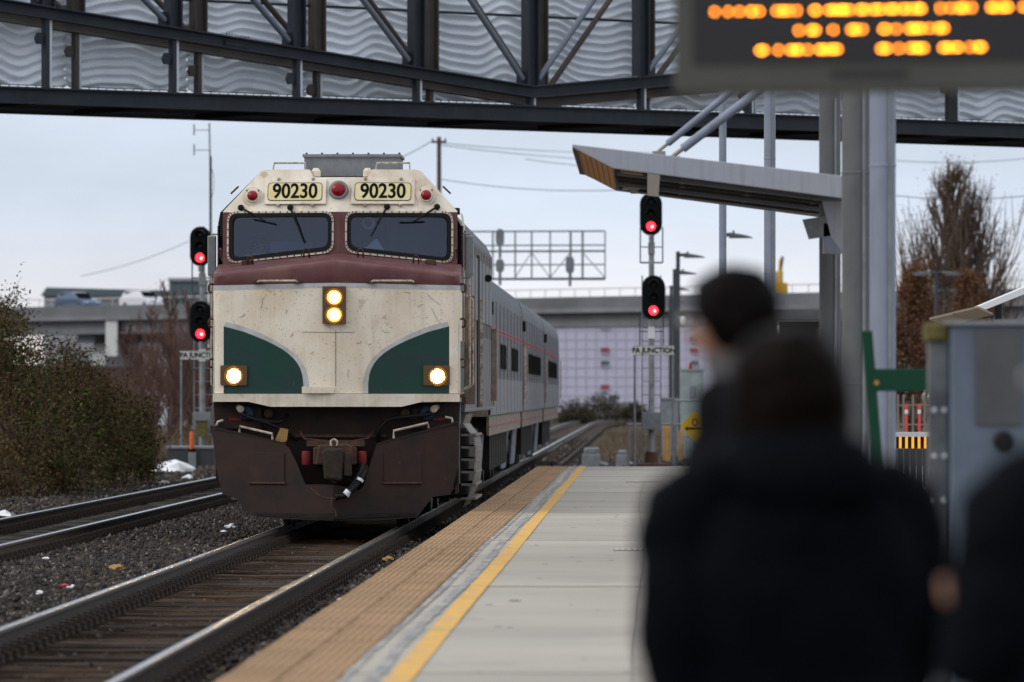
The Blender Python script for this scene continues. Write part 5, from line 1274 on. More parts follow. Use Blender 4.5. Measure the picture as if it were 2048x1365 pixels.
MB().lathe((X(1381, D), D+.3, z(739, D)), (0,0,1), [(.06, 0), (.06, .1), (.04, .2), (.01, .22)], 10).build('red_lamp', m_red, cb2)
cc = thing('security_camera', 'small white security camera on the lamp pole by the signal', 'camera', P(1366, 640, 228))
MB().lathe(P(1366, 645, 228), (0,0,1), [(.02, -.09), (.07, -.05), (.09, .04), (.09, .16), (.04, .2)], 14).build('housing', m_litw, cc, smooth='auto')
MB().tube(P(1366, 638, 228)+Vector((0, 0, .05)), P(1357, 636, 228.3), .025).build('arm', m_grey, cc)
D = 168
ys_ = thing('warning_sign', 'yellow diamond warning sign with a black arrow, cut off by the people', 'sign', (X(1391, D), D, -.42))
r = 32*D/F
MB().prism(rrect([(-r, 0), (0, -r), (r, 0), (0, r)], .05), 0, .012, lambda a, b, t: (X(1391, D)+a, D+t, z(853, D)+b)).build('sign_face', m_signy, ys_)
MB().tube((X(1391, D), D+.05, -.42), (X(1391, D), D+.05, z(830, D)), .03).build('sign_post', m_grey, ys_)
pm = lambda a, b, t: (X(1391, D)+a, D-.003-t, z(853, D)+b)
ring_ = [(.085*math.cos(2*pi*k/20), .11+.10*math.sin(2*pi*k/20)) for k in range(20)]; ring_in = [(.055*math.cos(2*pi*k/20), .11+.07*math.sin(2*pi*k/20)) for k in range(20)]
plate('ring_mark', ring_, [ring_in], .003, pm, m_ink, ys_)
MB().prism([(-.30, -.06), (-.20, 0), (-.20, -.035), (.28, -.035), (.28, -.085), (-.20, -.085), (-.20, -.12)], 0, .003, pm).build('arrow', m_ink, ys_)
for i, (x0, x1, y0, y1, d) in enumerate(((1326, 1341, 852, 918, 192), (1357, 1366, 862, 915, 192), (1330, 1350, 838, 850, 194))):
    if i < 2:
        q = MB().box(X(x0, d), X(x1, d), d, d+.12, -.42, z(y0, d)).build('plywood_post', m_ply, bevel=.01)
        tag(q, ('wide' if i == 0 else 'narrow')+' plywood board standing behind the railing by the signal', 'board', 'plywood boards')
e = thing('relay_box', 'low grey relay box behind the signal mast', 'relay box', (X(1335, 205), 205, -.42))
MB().box(X(1322, 205), X(1357, 205), 205, 205.8, -.42, z(800, 205)).build('case', m_roofbox, e, bevel=.02)
MB().box(X(1320, 205), X(1359, 205), 204.97, 205.83, z(800, 205)+.001, z(796, 205)).build('lid', m_grey, e)
for i, (x0, x1, y0, y1, lab) in enumerate(((1164, 1200, 896, 918, 'stacked pale switch box beside the track beyond the platform'), (1232, 1256, 901, 918, 'single pale switch box nearest to the railing'))):
    D = 178; e = thing('switch_box', lab, 'switch box', (X((x0+x1)/2, D), D, -.42), group='trackside switch boxes')
    MB().box(X(x0, D), X(x1, D), D, D+.5, -.40, z(lerp(y0, y1, .55), D)).build('case', m_roofbox, e, bevel=.03)
    MB().box(X(x0+4, D), X(x1-2, D), D+.05, D+.45, z(lerp(y0, y1, .55), D)+.001, z(y0, D)).build('lid', m_grey, e, bevel=.03)
    MB().tube((X(x1, D), D+.2, -.3), (X(x1+16, D), D+.2, -.36), .07).build('operating_rod', m_grey, e)

# left side: concrete block, orange marker
D = 160
e = thing('concrete_block', 'dark concrete foundation block by the left signal', 'concrete block', (X(380, D), D, -.42))
MB().box(X(332, D), X(425, D), D, D+1.2, -.42, z(899, D)).build('block', m_slat, e, bevel=.03)
MB().box(X(333, D)-.03, X(426, D), D-.03, D+1.23, z(899, D)+.001, z(893, D)).build('coping', m_roofbox, e, bevel=.02)
MB().box(X(376, D), X(392, D), D-.1, D-.002, -.42, z(905, D)).build('pier', m_grey, e, bevel=.01)
e = thing('orange_marker', 'slim orange marker post on the dark concrete block', 'marker post', P(382, 899, 159.9))
p = P(382, 900, 159.95); MB().lathe((p.x, p.y, p.z), (0,0,1), [(.05, 0), (.05, .42), (.03, .46)], 12).build('tube', m_orange, e, smooth='auto')
MB().lathe((p.x, p.y, p.z), (0,0,1), [(.09, -.01), (.09, .02)], 12).build('base', m_black, e)
e = thing('junction_box', 'olive junction box fixed low on the left signal mast', 'junction box', P(402, 860, 167.6))
MB().box(X(392, 167.7), X(414, 167.7), 167.5, 167.75, z(874, 167.7), z(843, 167.7)).build('case', m_moss, e, bevel=.01)
MB().box(X(391, 167.7), X(415, 167.7), 167.48, 167.77, z(843, 167.7)+.001, z(841, 167.7)).build('lid', m_moss, e)

# ------------------------------------------------------------------ utility pole, antenna, wires
D = 320
e = thing('utility_pole', 'distant wooden utility pole with crossarm above the train', 'utility pole', (X(878, D), D, -.42))
MB().tube((X(878, D), D, -.42), (X(878, D), D, z(274, D)), .16, .11, n=10).build('pole', m_twig2, e)
MB().cbox((X(878, D), D-.1, z(284, D)), (.75, .1, .12)).build('crossarm', m_twig2, e)
for s in (-.33, .33, 0): MB().lathe((X(878, D)+s, D-.1, z(284, D)+.06), (0,0,1), [(.04, 0), (.05, .06), (.02, .14)], 8).build('insulator', m_lamp, e)
WIRES = [((700, 345, 330), (862, 283, 320)), ((862, 284, 320), (1330, 305, 470)), ((878, 290, 320), (1330, 322, 470)), ((878, 358, 320), (1250, 380, 300)), ((1250, 380, 300), (1700, 395, 300)), ((1790, 392, 300), (2100, 386, 300)), ((1790, 322, 380), (2100, 312, 380)), ((1050, 318, 380), (1330, 332, 380)), ((160, 552, 420), (378, 482, 420))]
WL = ['overhead wire rising from the left to the utility pole', 'highest overhead wire running right from the utility pole', 'overhead wire just below the highest one right of the pole', 'thick overhead wire between the utility pole and the canopy tip', 'overhead wire passing behind the canopy', 'lower overhead wire crossing the columnar tree', 'upper faint overhead wire right of the columns', 'faint short overhead wire above the distant gantry', 'faint overhead wire rising towards the left signal']
for (a, b), lb in zip(WIRES, WL):
    a, b = P(*a), P(*b); pts = [a.lerp(b, k/12)+Vector((0, 0, -.25*4*(k/12)*(1-k/12))) for k in range(13)]
    tag(MB().path(pts, .022, 5).build('overhead_wire', m_wire), lb, 'wire', 'overhead wires')
D = 240
e = thing('antenna_mast', 'thin antenna mast with short side elements left of the locomotive roof', 'antenna mast', (X(421, D), D, -.42))
MB().tube((X(421, D), D, -.42), (X(420, D), D, z(312, D)), .055, .05, n=8).build('mast_tube', m_lamp, e)
MB().tube((X(419, D), D, z(318, D)), (X(417.5, D), D, z(246, D)), .035, n=6).build('upper_tube', m_grey, e)
for y in (260, 300):
    MB().tube((X(417.5, D), D, z(y, D)), (X(387, D), D, z(y, D)), .016, n=5).build('side_arm', m_grey, e)
    MB().tube((X(387, D), D, z(y+10, D)), (X(387, D), D, z(y-12, D)), .03, n=6).build('dipole', m_grey, e)
MB().path(bez([P(420, 330, D), P(426, 352, D), P(426, 380, D), P(421, 400, D)]), .012, 5).build('feed_cable', m_lamp, e)

# ------------------------------------------------------------------ viaduct, cars, buildings
VA, VB = P(150, 600, 547), P(1500, 580, 480); vd = Vector((VB.x-VA.x, VB.y-VA.y, 0)).normalized(); vn = Vector((-vd.y, vd.x, 0))
def V(s, t, zz): return Vector((VA.x, VA.y, 0))+vd*s+vn*t+Vector((0, 0, zz))
vmap = lambda a, b, c: V(a, b, c)
def Vs(x, t=0):
    k = (x-VX)/F; o = Vector((VA.x, VA.y, 0))+vn*t; return (k*o.y-o.x)/(vd.x-k*vd.y)
s0, s1 = Vs(-300), Vs(2400)
via = thing('viaduct', 'long grey concrete road viaduct crossing behind everything', 'viaduct', V(0, 0, -.42))
MB().box(s0, s1, 0, .5, 8.5, 9.42, vmap).build('parapet', m_via2, via)
MB().box(s0, s1, 11.5, 12, 8.5, 9.6, vmap).build('parapet', m_via, via)
MB().box(s0, s1, .5, 11.5, 8.1, 9.05, vmap).build('deck', m_via2, via)
MB().box(s0, s1, -.25, .55, 8.15, 8.499, vmap).build('deck_edge', m_via, via)
for k, t in enumerate((.6, 3.4, 6.2, 9.0)): MB().box(s0, s1, t, t+.7, 7.05, 8.099, vmap).build('girder', m_via, via)
MB().box(s0, s1, .3, .58, 6.95, 7.12, vmap).build('girder_flange', m_via2, via)
MB().tube(V(s0, 11.7, 10.35), V(s1, 11.7, 10.35), .05, n=6).build('railing', m_via3, via)
s = s0
while s < s1:
    MB().tube(V(s, 11.7, 9.601), V(s, 11.7, 10.35), .04, n=5).build('railing_post', m_via3, via); s += 1.9
for x, mat in ((222, m_via3), (1690, m_via), (900, m_via), (-150, m_via), (650, m_via)):  # first pier is pale: the light on it sits in its colour
    s = Vs(x, 4); pr = MB().box(s-.9, s+.9, 2.6, 6.4, -.42, 6.2, vmap).build('pier', mat, via, bevel=.1)
    MB().box(s-1.3, s+1.3, 1.2, 10.2, 6.201, 7.04, vmap).build('pier_cap', m_via2, pr)
# light on the left pier painted as a pale slab, dark gap as a block
s = Vs(222); MB().box(s-.85, s+.85, -.05, .1, 5.0, 8.14, vmap).build('pier_light_slab', m_via3, via)
s = Vs(265, 6); MB().box(s-.9, s+.9, 6, 8, -.42, 5.6, vmap).build('dark_gap_slab', m_slat, via)
def suv(label, x, paint, flip=1):
    s = Vs(x, 2.2); p = V(s, 2.2, 9.06)
    e = thing('car', label, 'car', p, math.atan2(vd.y, vd.x), 'cars on the viaduct', local=True)
    prof = [(-2.25, .35), (-2.3, .75), (-2.22, 1.0), (-2.0, 1.08), (-1.75, 1.52), (-1.3, 1.66), (.1, 1.66), (.55, 1.58), (1.15, 1.08), (2.0, .95), (2.25, .72), (2.28, .38)]
    body = MB().prism([(a, b) for a, b in prof], -.9, .9, lambda a, b, t: (a, t*(1 if b < 1.1 else .86), b)).build('body', paint, e, bevel=.06)
    for t in (-1, 1):
        for q in ([(-1.62, 1.12), (-.65, 1.12), (-.65, 1.55), (-1.42, 1.55)], [(-.55, 1.12), (.95, 1.12), (.42, 1.54), (-.55, 1.55)]):
            MB().prism(q, 0, .02, lambda a, b, k: (a, t*(.895-.10*(b-1.1)/.45+.03*0)+t*k-t*.03+t*.02*(1.6-b), b)).build('side_window', m_win, e)
        for a in (-1.4, 1.42):
            wl_ = MB().lathe((a, t*.72, .34), (0, t, 0), [(.34, 0), (.35, .05), (.35, .15), (.30, .20)], 18).build('wheel', m_tyre, e)
            MB().lathe((a, t*.92, .34), (0, t, 0), [(.2, 0), (.18, .02), (.05, .03)], 12).build('rim', m_grey, wl_)
        MB().box(-2.32, -2.18, t*.55-.25 if t > 0 else t*.55-.15, t*.55+.15 if t > 0 else t*.55+.25, .8, 1.0).build('tail_light', m_tail, e)
        MB().box(2.1, 2.27, t*.6-.2, t*.6+.2, .68, .82).build('headlight', m_pale, e)
    MB().prism([(-2.02, 1.12), (-1.80, 1.5), (-1.82, 1.5), (-2.05, 1.12)], -.7, .7, lambda a, b, t: (a-.01, t, b)).build('rear_window', m_win, e)
    MB().prism([(.60, 1.56), (1.13, 1.1), (1.15, 1.11), (.62, 1.575)], -.72, .72, lambda a, b, t: (a+.02, t, b+.01)).build('windscreen', m_win, e)
suv('blue-grey car with red tail light on the viaduct at left', 153, m_carblue)
suv('white car on the viaduct nearer to the locomotive', 284, m_carwht)
s = Vs(1552, 3)
e = thing('construction_lift', 'yellow construction machine standing on the viaduct right of the heads', 'construction machine', V(s, 3, 9.06))
MB().box(s-.9, s+.5, 2.4, 3.8, 8.9, 10.3, vmap).build('chassis', m_lift, e, bevel=.08)
MB().box(s-.7, s+.1, 2.5, 3.7, 10.301, 11.2, vmap).build('cab', m_pale, e, bevel=.08)
MB().tube(V(s+.35, 3, 9.8), V(s+.55, 3, 12.1), .2, .14, n=8).build('boom', m_lift, e)
MB().tube(V(s+.45, 3, 11.0), V(s+.75, 3, 12.3), .12, n=8).build('boom_arm', m_twig2, e)
for q in (-.6, .3): MB().lathe(V(s+q, 2.3, 8.95), vn, [(.33, 0), (.33, .3)], 14).build('wheel', m_tyre, e)
D = 640
e = thing('warehouse', 'pale lavender warehouse wall with small coloured windows beyond the viaduct', 'warehouse', (X(1280, D), D, -.42))
bw = MB().box(X(1040, D), X(1520, D), D, D+30, -.42, z(612, D)).build('wall', m_bldg, e)
MB().box(X(1036, D), X(1524, D), D-.3, D+30.3, z(612, D)+.001, z(608, D)).build('roof_edge', m_greywall, e)
for x in (1210, 1389):
    for y, mt in ((652, m_bwin), (701, m_bwinr), (727, m_bwin), (775, m_bwinr), (678, m_bwin)):
        if x == 1210 and y == 678: continue
        wnd = MB().box(X(x-8, D), X(x+8, D), D-.12, D-.01, z(y+5, D), z(y-5, D)).build('window', mt, bw)
        MB().box(X(x-9, D), X(x+9, D), D-.2, D-.01, z(y+7, D), z(y+5, D)-.01).build('sill', m_bldg, wnd)
m_bjoint = M('cladding_joint', (0.47, 0.46, 0.56), 0.8)
for k in range(24): MB().box(X(1050+k*20, D), X(1050+k*20, D)+.10, D-.06, D-.001, -.42, z(614, D)).build('panel_joint', m_bjoint, bw)
for k in range(11): MB().box(X(1040, D), X(1520, D), D-.05, D-.001, .6+k*.95, .68+k*.95).build('panel_joint', m_bjoint, bw)
D = 700
e = thing('shed', 'long low shed with dark teal roof behind the cars on the viaduct', 'shed', (X(200, D), D, -.42))
MB().box(X(86, D), X(360, D), D, D+20, -.42, z(592, D)).build('wall', m_greywall, e)
MB().prism([(X(80, D), z(592, D)), (X(366, D), z(594, D)), (X(366, D), z(582, D)), (X(92, D), z(575, D))], -.6, 20.6, lambda a, b, t: (a, D+t, b+.002)).build('roof', m_tealroof, e)
e = thing('block_building', 'small dark grey block building rising left of the left signal', 'building', (X(370, 690), 690, -.42))
MB().box(X(337, 690), X(400, 690), 690, 702, -.42, z(562, 690)).build('wall', m_tealroof, e)
MB().box(X(335, 690), X(402, 690), 689.7, 702.3, z(562, 690)+.001, z(556, 690)).build('roof', m_greywall, e)
e = thing('white_hut', 'pale blue-white hut under the viaduct at left', 'hut', (X(300, 430), 430, -.42))
MB().box(X(278, 430), X(326, 430), 430, 434, -.42, z(712, 430)).build('wall', m_pale, e)
MB().box(X(276, 430), X(328, 430), 429.8, 434.2, z(712, 430)+.001, z(706, 430)).build('roof', m_greywall, e)
MB().box(X(288, 430), X(310, 430), 429.95, 429.999, z(782, 430), z(766, 430)).build('red_notice', m_bwinr, e)
e = thing('retaining_wall', 'dark retaining wall under the viaduct behind the bare trees', 'wall', (X(200, 520), 520, -.42))
MB().box(X(-300, 500), X(520, 500), 500, 501, -.42, z(735, 500)).build('wall', m_twig, e)
MB().box(X(-300, 500), X(520, 500), 499.9, 501.1, z(735, 500)+.001, z(731, 500)).build('coping', m_via2, e)

# ------------------------------------------------------------------ vegetation
def leaves(name, parent, mat, pts, s0, s1, up=0.0):
    n = len(pts); c = np.asarray(pts, float)
    a = rng.normal(size=(n, 3)); a[:, 2] += up; a /= np.linalg.norm(a, axis=1)[:, None]
    b = rng.normal(size=(n, 3)); b -= a*(a*b).sum(1)[:, None]; b /= np.linalg.norm(b, axis=1)[:, None]
    nn = np.cross(a, b); L_ = rng.uniform(s0, s1, n)[:, None]; W_ = L_*rng.uniform(.3, .5, (n, 1))
    V_ = np.stack([c-a*L_*.5, c+b*W_*.5+nn*L_*.08, c+a*L_*.5, c-b*W_*.5+nn*L_*.08], 1).reshape(-1, 3)
    return np_mesh(name, V_, np.arange(n*4).reshape(n, 4), mat, parent)
def clump_points(clumps, n):
    """points in uneven shells of ellipsoids"""
    wts = np.array([c[3]*c[5] for c in clumps]); wts = wts/wts.sum(); out = []
    for c, wt in zip(clumps, wts):
        k = int(n*wt); d = rng.normal(size=(k, 3)); d /= np.linalg.norm(d, axis=1)[:, None]
        nz_ = np.sin(d[:, 0]*5+c[0])*np.sin(d[:, 2]*6+c[2]*2)*.30+np.sin(d[:, 1]*9+c[1])*np.sin(d[:, 0]*8+c[2])*.2
        r = (rng.random(k)**.45)*(1+nz_); keep = np.sin(d[:, 0]*11+c[1]*3)+np.sin(d[:, 2]*12+c[0]*5)+np.sin(d[:, 1]*7) > -1.1; d = d[keep]; r = r[keep]
        out.append(np.array(c[:3])+d*r[:, None]*np.array(c[3:6]))
    return np.concatenate(out)
def branch(m, p, d, L_, r, depth, spread, upb, rec, tips):
    n = 3; pts = [p]; q = p; dd = d.copy()
    for k in range(n):
        dd = (dd+Vector((random.gauss(0, .10), random.gauss(0, .10), upb*.3))).normalized(); q = q+dd*L_/n; pts.append(q)
    m.path(pts, r, 4 if depth > 0 else 3, r*.45)
    tips.append(q); tips.append(pts[2])
    if depth <= 0: return
    for k in range(rec):
        t = random.uniform(.25, 1); i = min(int(t*n), n-1); s = pts[i].lerp(pts[i+1], t*n-i)
        nd = (dd+Vector((random.gauss(0, spread), random.gauss(0, spread), random.gauss(upb, .25)))).normalized()
        branch(m, s, nd, L_*random.uniform(.5, .75), r*.55, depth-1, spread, upb, rec, tips)
# big bush, left
bc = []
for x, y, r, d in ((10,690,85,114),(95,760,90,118),(60,800,130,116),(190,830,85,122),(140,870,125,118),(40,900,130,113),(230,870,85,126),(255,835,48,128),(278,880,46,130),(-60,720,120,116),(0,630,40,118),(150,735,48,124),(-120,850,150,116),(280,935,40,128),(120,960,80,114),(-20,980,80,112),(235,940,60,122)):
    c = P(x, y, d); rr = r*d/F; bc.append((c.x, c.y, c.z, rr, rr*1.1, rr))
bush = thing('bush', 'big overgrown bush with green and brown leaves left of the tracks', 'bush', (bc[4][0], bc[4][1], -.42))
m = MB(); tips = []
for c in bc:
    base = Vector((c[0]*.7+bc[4][0]*.3+random.uniform(-.3, .3), c[1], -.45)); tip = Vector(c[:3])
    m.path(bez([base, base.lerp(tip, .5)+Vector((random.gauss(0, .15), 0, .1)), tip]), .035, 5, .012)
    for k in range(26):
        branch(m, base.lerp(tip, random.uniform(.5, 1)), Vector((random.gauss(0, .7), random.gauss(0, .5), random.uniform(.2, 1))).normalized(), c[3]*random.uniform(.6, 1.15), .010, 1, .5, .2, 3, tips)
m.build('stems', m_twig, bush)
pts = clump_points(bc, 34000); pts = pts[pts[:, 2] > -.4]
tp = np.array([t[:] for t in tips]); tp = np.repeat(tp, 7, 0)+rng.normal(size=(len(tp)*7, 3))*.11
rx = rng.random(len(pts)) + .35*np.sin(pts[:, 0]*2.1+pts[:, 2]*1.7)+.12*(pts[:, 2]-1.2)
leaves('brown_foliage', bush, m_leafb, np.concatenate([pts[rx > .42], tp[::2]]), .05, .105)
leaves('green_foliage', bush, m_leafg, np.concatenate([pts[rx <= .42], tp[1::2]]), .05, .10)
def sapling(label, x, D, y_top, nb, depth, mat, spread, upb, L0, leaf=None, nleaf=0, base_z=-.42, grp=None, name='tree', lean=0, ls=(.06, .12)):
    X_ = X(x, D); H = z(y_top, D)-base_z; e = thing(name, label, 'tree', (X_, D, base_z), group=grp)
    m = MB(); tips = []
    top = Vector((X_+lean, D, base_z+H*.93)); bpt = Vector((X_, D, base_z))
    mid = bpt.lerp(top, .5)+Vector((random.gauss(0, .1), random.gauss(0, .1), 0))
    trunk = bez([bpt, mid, top], 8); mt = MB().path(trunk, .012*H+.03, 7, .01); mt.build('trunk', mat, e)
    for k in range(nb):
        t = .06+.88*random.random()**1.6; p = trunk[min(int(t*len(trunk)), len(trunk)-1)]
        a = random.uniform(0, 2*pi); d = Vector((math.cos(a)*spread, math.sin(a)*spread, upb)).normalized()
        branch(m, p, d, L0*H*(1.08-t*1.0)*random.uniform(.7, 1.2), .006*H+.006, depth, .28, .35, 4, tips)
    m.build('branches', mat, e)
    if leaf:
        tp = np.array([t[:] for t in tips]); idx = rng.integers(0, len(tp), nleaf); lp = tp[idx]+rng.normal(size=(nleaf, 3))*np.array([.14, .14, .2])
        leaves('crown', e, leaf, lp, *ls)
    return e
sap = [(255, 235, 640), (300, 250, 590), (332, 225, 560), (352, 260, 600), (375, 240, 570), (410, 230, 600), (285, 215, 680)]
SL = ['bare reddish sapling growing nearest to the big bush', 'second bare sapling from the bush, under the white car', 'tallest bare sapling left of the left signal', 'thin bare sapling left of the junction sign post', 'bare sapling directly behind the left signal', 'bare sapling mostly hidden behind the locomotive', 'low bare sapling in front of the pale hut']
for (x, D_, yt), lb in zip(sap, SL):
    sapling(lb, x, D_, yt, 26, 2, m_twig, .75, 1.0, .38, m_leafb, 250, grp='bare saplings left of the tracks', ls=(.05, .09))
sapling('tall columnar tree with bare upright branches and russet leaves at right', 1905, 260, 330, 115, 2, m_twig2, .55, 1.0, .42, m_leafr, 13000, ls=(.06, .12))
sapling('russet-leaved tree filling the gap right of the white columns', 1825, 235, 545, 70, 2, m_twig2, .45, .8, .40, m_leafr, 30000, ls=(.07, .15))
sapling('russet-leaved tree behind the twin street lamps', 1935, 250, 560, 60, 2, m_twig2, .45, .8, .40, m_leafr, 24000, ls=(.07, .15))
# bush by the far track and low scrub
for x, y, r, D_, lb, mt in ((1212, 815, 34, 420, 'rounded olive-brown bush at the bend of the track', m_leafo), (1150, 826, 26, 400, 'low scrub just right of the last passenger car', m_leafo), (1268, 822, 20, 410, 'small scrub bush left of the right signal mast', m_leafo)):
    c = P(x, y, D_); rr = r*D_/F; e = thing('bush', lb, 'bush', (c.x, c.y, -.42), group='scrub bushes by the far track')
    p_ = clump_points([(c.x, c.y, c.z, rr*1.3, rr, rr*.95), (c.x+rr*.9, c.y, c.z-rr*.35, rr*.8, rr*.7, rr*.55), (c.x-rr*1.0, c.y, c.z-rr*.4, rr*.8, rr*.7, rr*.5)], 5200)
    leaves('foliage', e, mt, p_, .10, .22)
    m = MB(); 
    for k in range(12): m.path([(c.x, c.y, -.42), (c.x+random.gauss(0, rr*.4), c.y, c.z-rr*.3), (c.x+random.gauss(0, rr*.9), c.y, c.z+random.uniform(0, rr))], .03, 4, .008)
    m.build('stems', m_twig, e)
# dry grass and scrub
def grass(name, areas, label):
    Vs_ = []
    for (x0, x1, y0, y1, zb, n, h0, h1) in areas:
        p = np.stack([rng.uniform(x0, x1, n), rng.uniform(y0, y1, n), np.full(n, zb)], 1)
        h = rng.uniform(h0, h1, n)*(0.6+.4*np.sin(p[:, 0]*.9)*np.sin(p[:, 1]*.35)); a = rng.uniform(0, 2*pi, n)
        w_ = np.stack([np.cos(a), np.sin(a), np.zeros(n)], 1)*.012
        lean = rng.normal(size=(n, 3))*.25; lean[:, 2] = 0
        tip = p+lean*h[:, None]; tip[:, 2] += h
        Vs_.append(np.stack([p-w_, p+w_, tip], 1).reshape(-1, 3))
    V_ = np.concatenate(Vs_); o = np_mesh(name, V_, np.arange(len(V_)).reshape(-1, 3), m_dry); tag(o, label, 'grass', kind='stuff')
grass('dry_grass', [(-17, -11.5, 140, 200, -.42, 15000, .25, .8), (-26, -12, 190, 300, -.42, 16000, .4, 1.3), (-14, -10.9, 95, 140, -.42, 5000, .1, .4)], 'dry brown grass and weeds left of the second track')
grass('trackside_weeds', [(-1.9, 1.5, 190, 330, -.42, 9000, .1, .45), (2, 16, 160, 300, -.42, 6000, .15, .5), (-10, 3, 300, 520, -.42, 9000, .2, .7)], 'short dry weeds beside the far track')

# litter
def crumple(name, label, cat, pos, size, mat, seed, n=10, grp=None):
    r = random.Random(seed); bm = bmesh.new(); bmesh.ops.create_icosphere(bm, subdivisions=2, radius=1)
    for v in bm.verts:
        k = 1+r.uniform(-.3, .3); v.co = Vector((v.co.x*size[0]*k, v.co.y*size[1]*k, max(-.35, v.co.z)*size[2]*(1+r.uniform(-.45, .45))))
    me = bpy.data.meshes.new(name); bm.to_mesh(me); bm.free()
    o = link(name, me, mat); o.location = pos; tag(o, label, cat, grp); return o
def onz(x, y, zz): D_ = F*(CZ-zz)/(y-VY); return Vector((X(x, D_), D_, zz))
for i, (x, y, w_, mt, nm, lb) in enumerate(((350, 943, 36, m_litw, 'plastic_sheet', 'crumpled white plastic sheet by the concrete block'), (376, 957, 9, m_litw, 'litter', 'small white scrap on the gravel below the plastic sheet'), (141, 1176, 8, m_litw, 'litter', 'round white scrap beside a red one near the rail'), (128, 1173, 7, m_litr, 'litter', 'small red scrap on the ballast near the rail'), (80, 1187, 8, m_litw, 'litter', 'white paper scrap left of the round one'), (90, 1118, 6, m_litw, 'litter', 'white scrap beside the second track'), (231, 1138, 13, m_tan, 'stone', 'ochre stone lying on the dark ballast'), (460, 1055, 10, m_litw, 'litter', 'white paper strip on the ballast below the plow'), (447, 1064, 5, m_litw, 'litter', 'tiny white scrap left of the paper strip'), (328, 967, 8, m_litw, 'litter', 'pale scrap on the gravel behind the second track'), (8, 1033, 16, m_litw, 'litter', 'white bag at the left border by the track'), (776, 1120, 10, m_tan, 'litter', 'tan wrapper lying between rail and platform'), (680, 1199, 5, m_litw, 'litter', 'white scrap low beside the right rail'), (1016, 951, 7, m_litw, 'litter', 'pale blue scrap by the rail near the cars'))):
    p = onz(x, y, -.15); rr = w_*1.25*p.y/F
    crumple(nm, lb, 'litter' if nm != 'stone' else 'stone', p, (rr, rr*1.2, min(rr*.5, .22)), mt, 30+i, grp='litter on the ballast' if nm != 'stone' else None)

# ------------------------------------------------------------------ people
def ell(c, rx, ry, n=20, tilt=0, sq=2.3):
    out = []
    for k in range(n):
        a = 2*pi*k/n; ca, sa = math.cos(a), math.sin(a)
        out.append(Vector((c[0]+rx*math.copysign(abs(ca)**(2/sq), ca), c[1]+ry*math.copysign(abs(sa)**(2/sq), sa), c[2]+tilt*sa)))
    return out
def limb(m, pts, rs, n=12):
    pts = [Vector(p) for p in pts]; cv = bez(pts, 5); k = len(cv); rings = []; up = None
    for j, p in enumerate(cv):
        t = (cv[min(j+1, k-1)]-cv[max(j-1, 0)]).normalized()
        if up is None: up = t.orthogonal().normalized()
        up = (up-t*up.dot(t)).normalized(); v = t.cross(up); f = j/(k-1)*(len(rs)-1); i = min(int(f), len(rs)-2); r = lerp(rs[i], rs[i+1], f-i)
        rings.append([p+(up*math.cos(2*pi*q/n)+v*math.sin(2*pi*q/n))*r for q in range(n)])
    m.loft(rings)
def skin_body(name, joints, edges, mat, parent):
    names = list(joints); me = bpy.data.meshes.new(name)
    me.from_pydata([joints[k][0] for k in names], [(names.index(a), names.index(b)) for a, b in edges], [])
    ob = link(name, me, mat, parent); md = ob.modifiers.new('skin', 'SKIN'); md.use_smooth_shade = True
    sv = me.skin_vertices[0].data
    for i, k in enumerate(names):
        r = joints[k][1]; sv[i].radius = (r, r); sv[i].use_root = (i == 0)
    sb = ob.modifiers.new('sub', 'SUBSURF'); sb.levels = 1; sb.render_levels = 2
    return ob
LOCK = bpy.data.textures.new('locks', 'CLOUDS'); LOCK.noise_scale = .07; LOCK.noise_depth = 3
FOLD = bpy.data.textures.new('folds', 'CLOUDS'); FOLD.noise_scale = .16; FOLD.noise_depth = 2
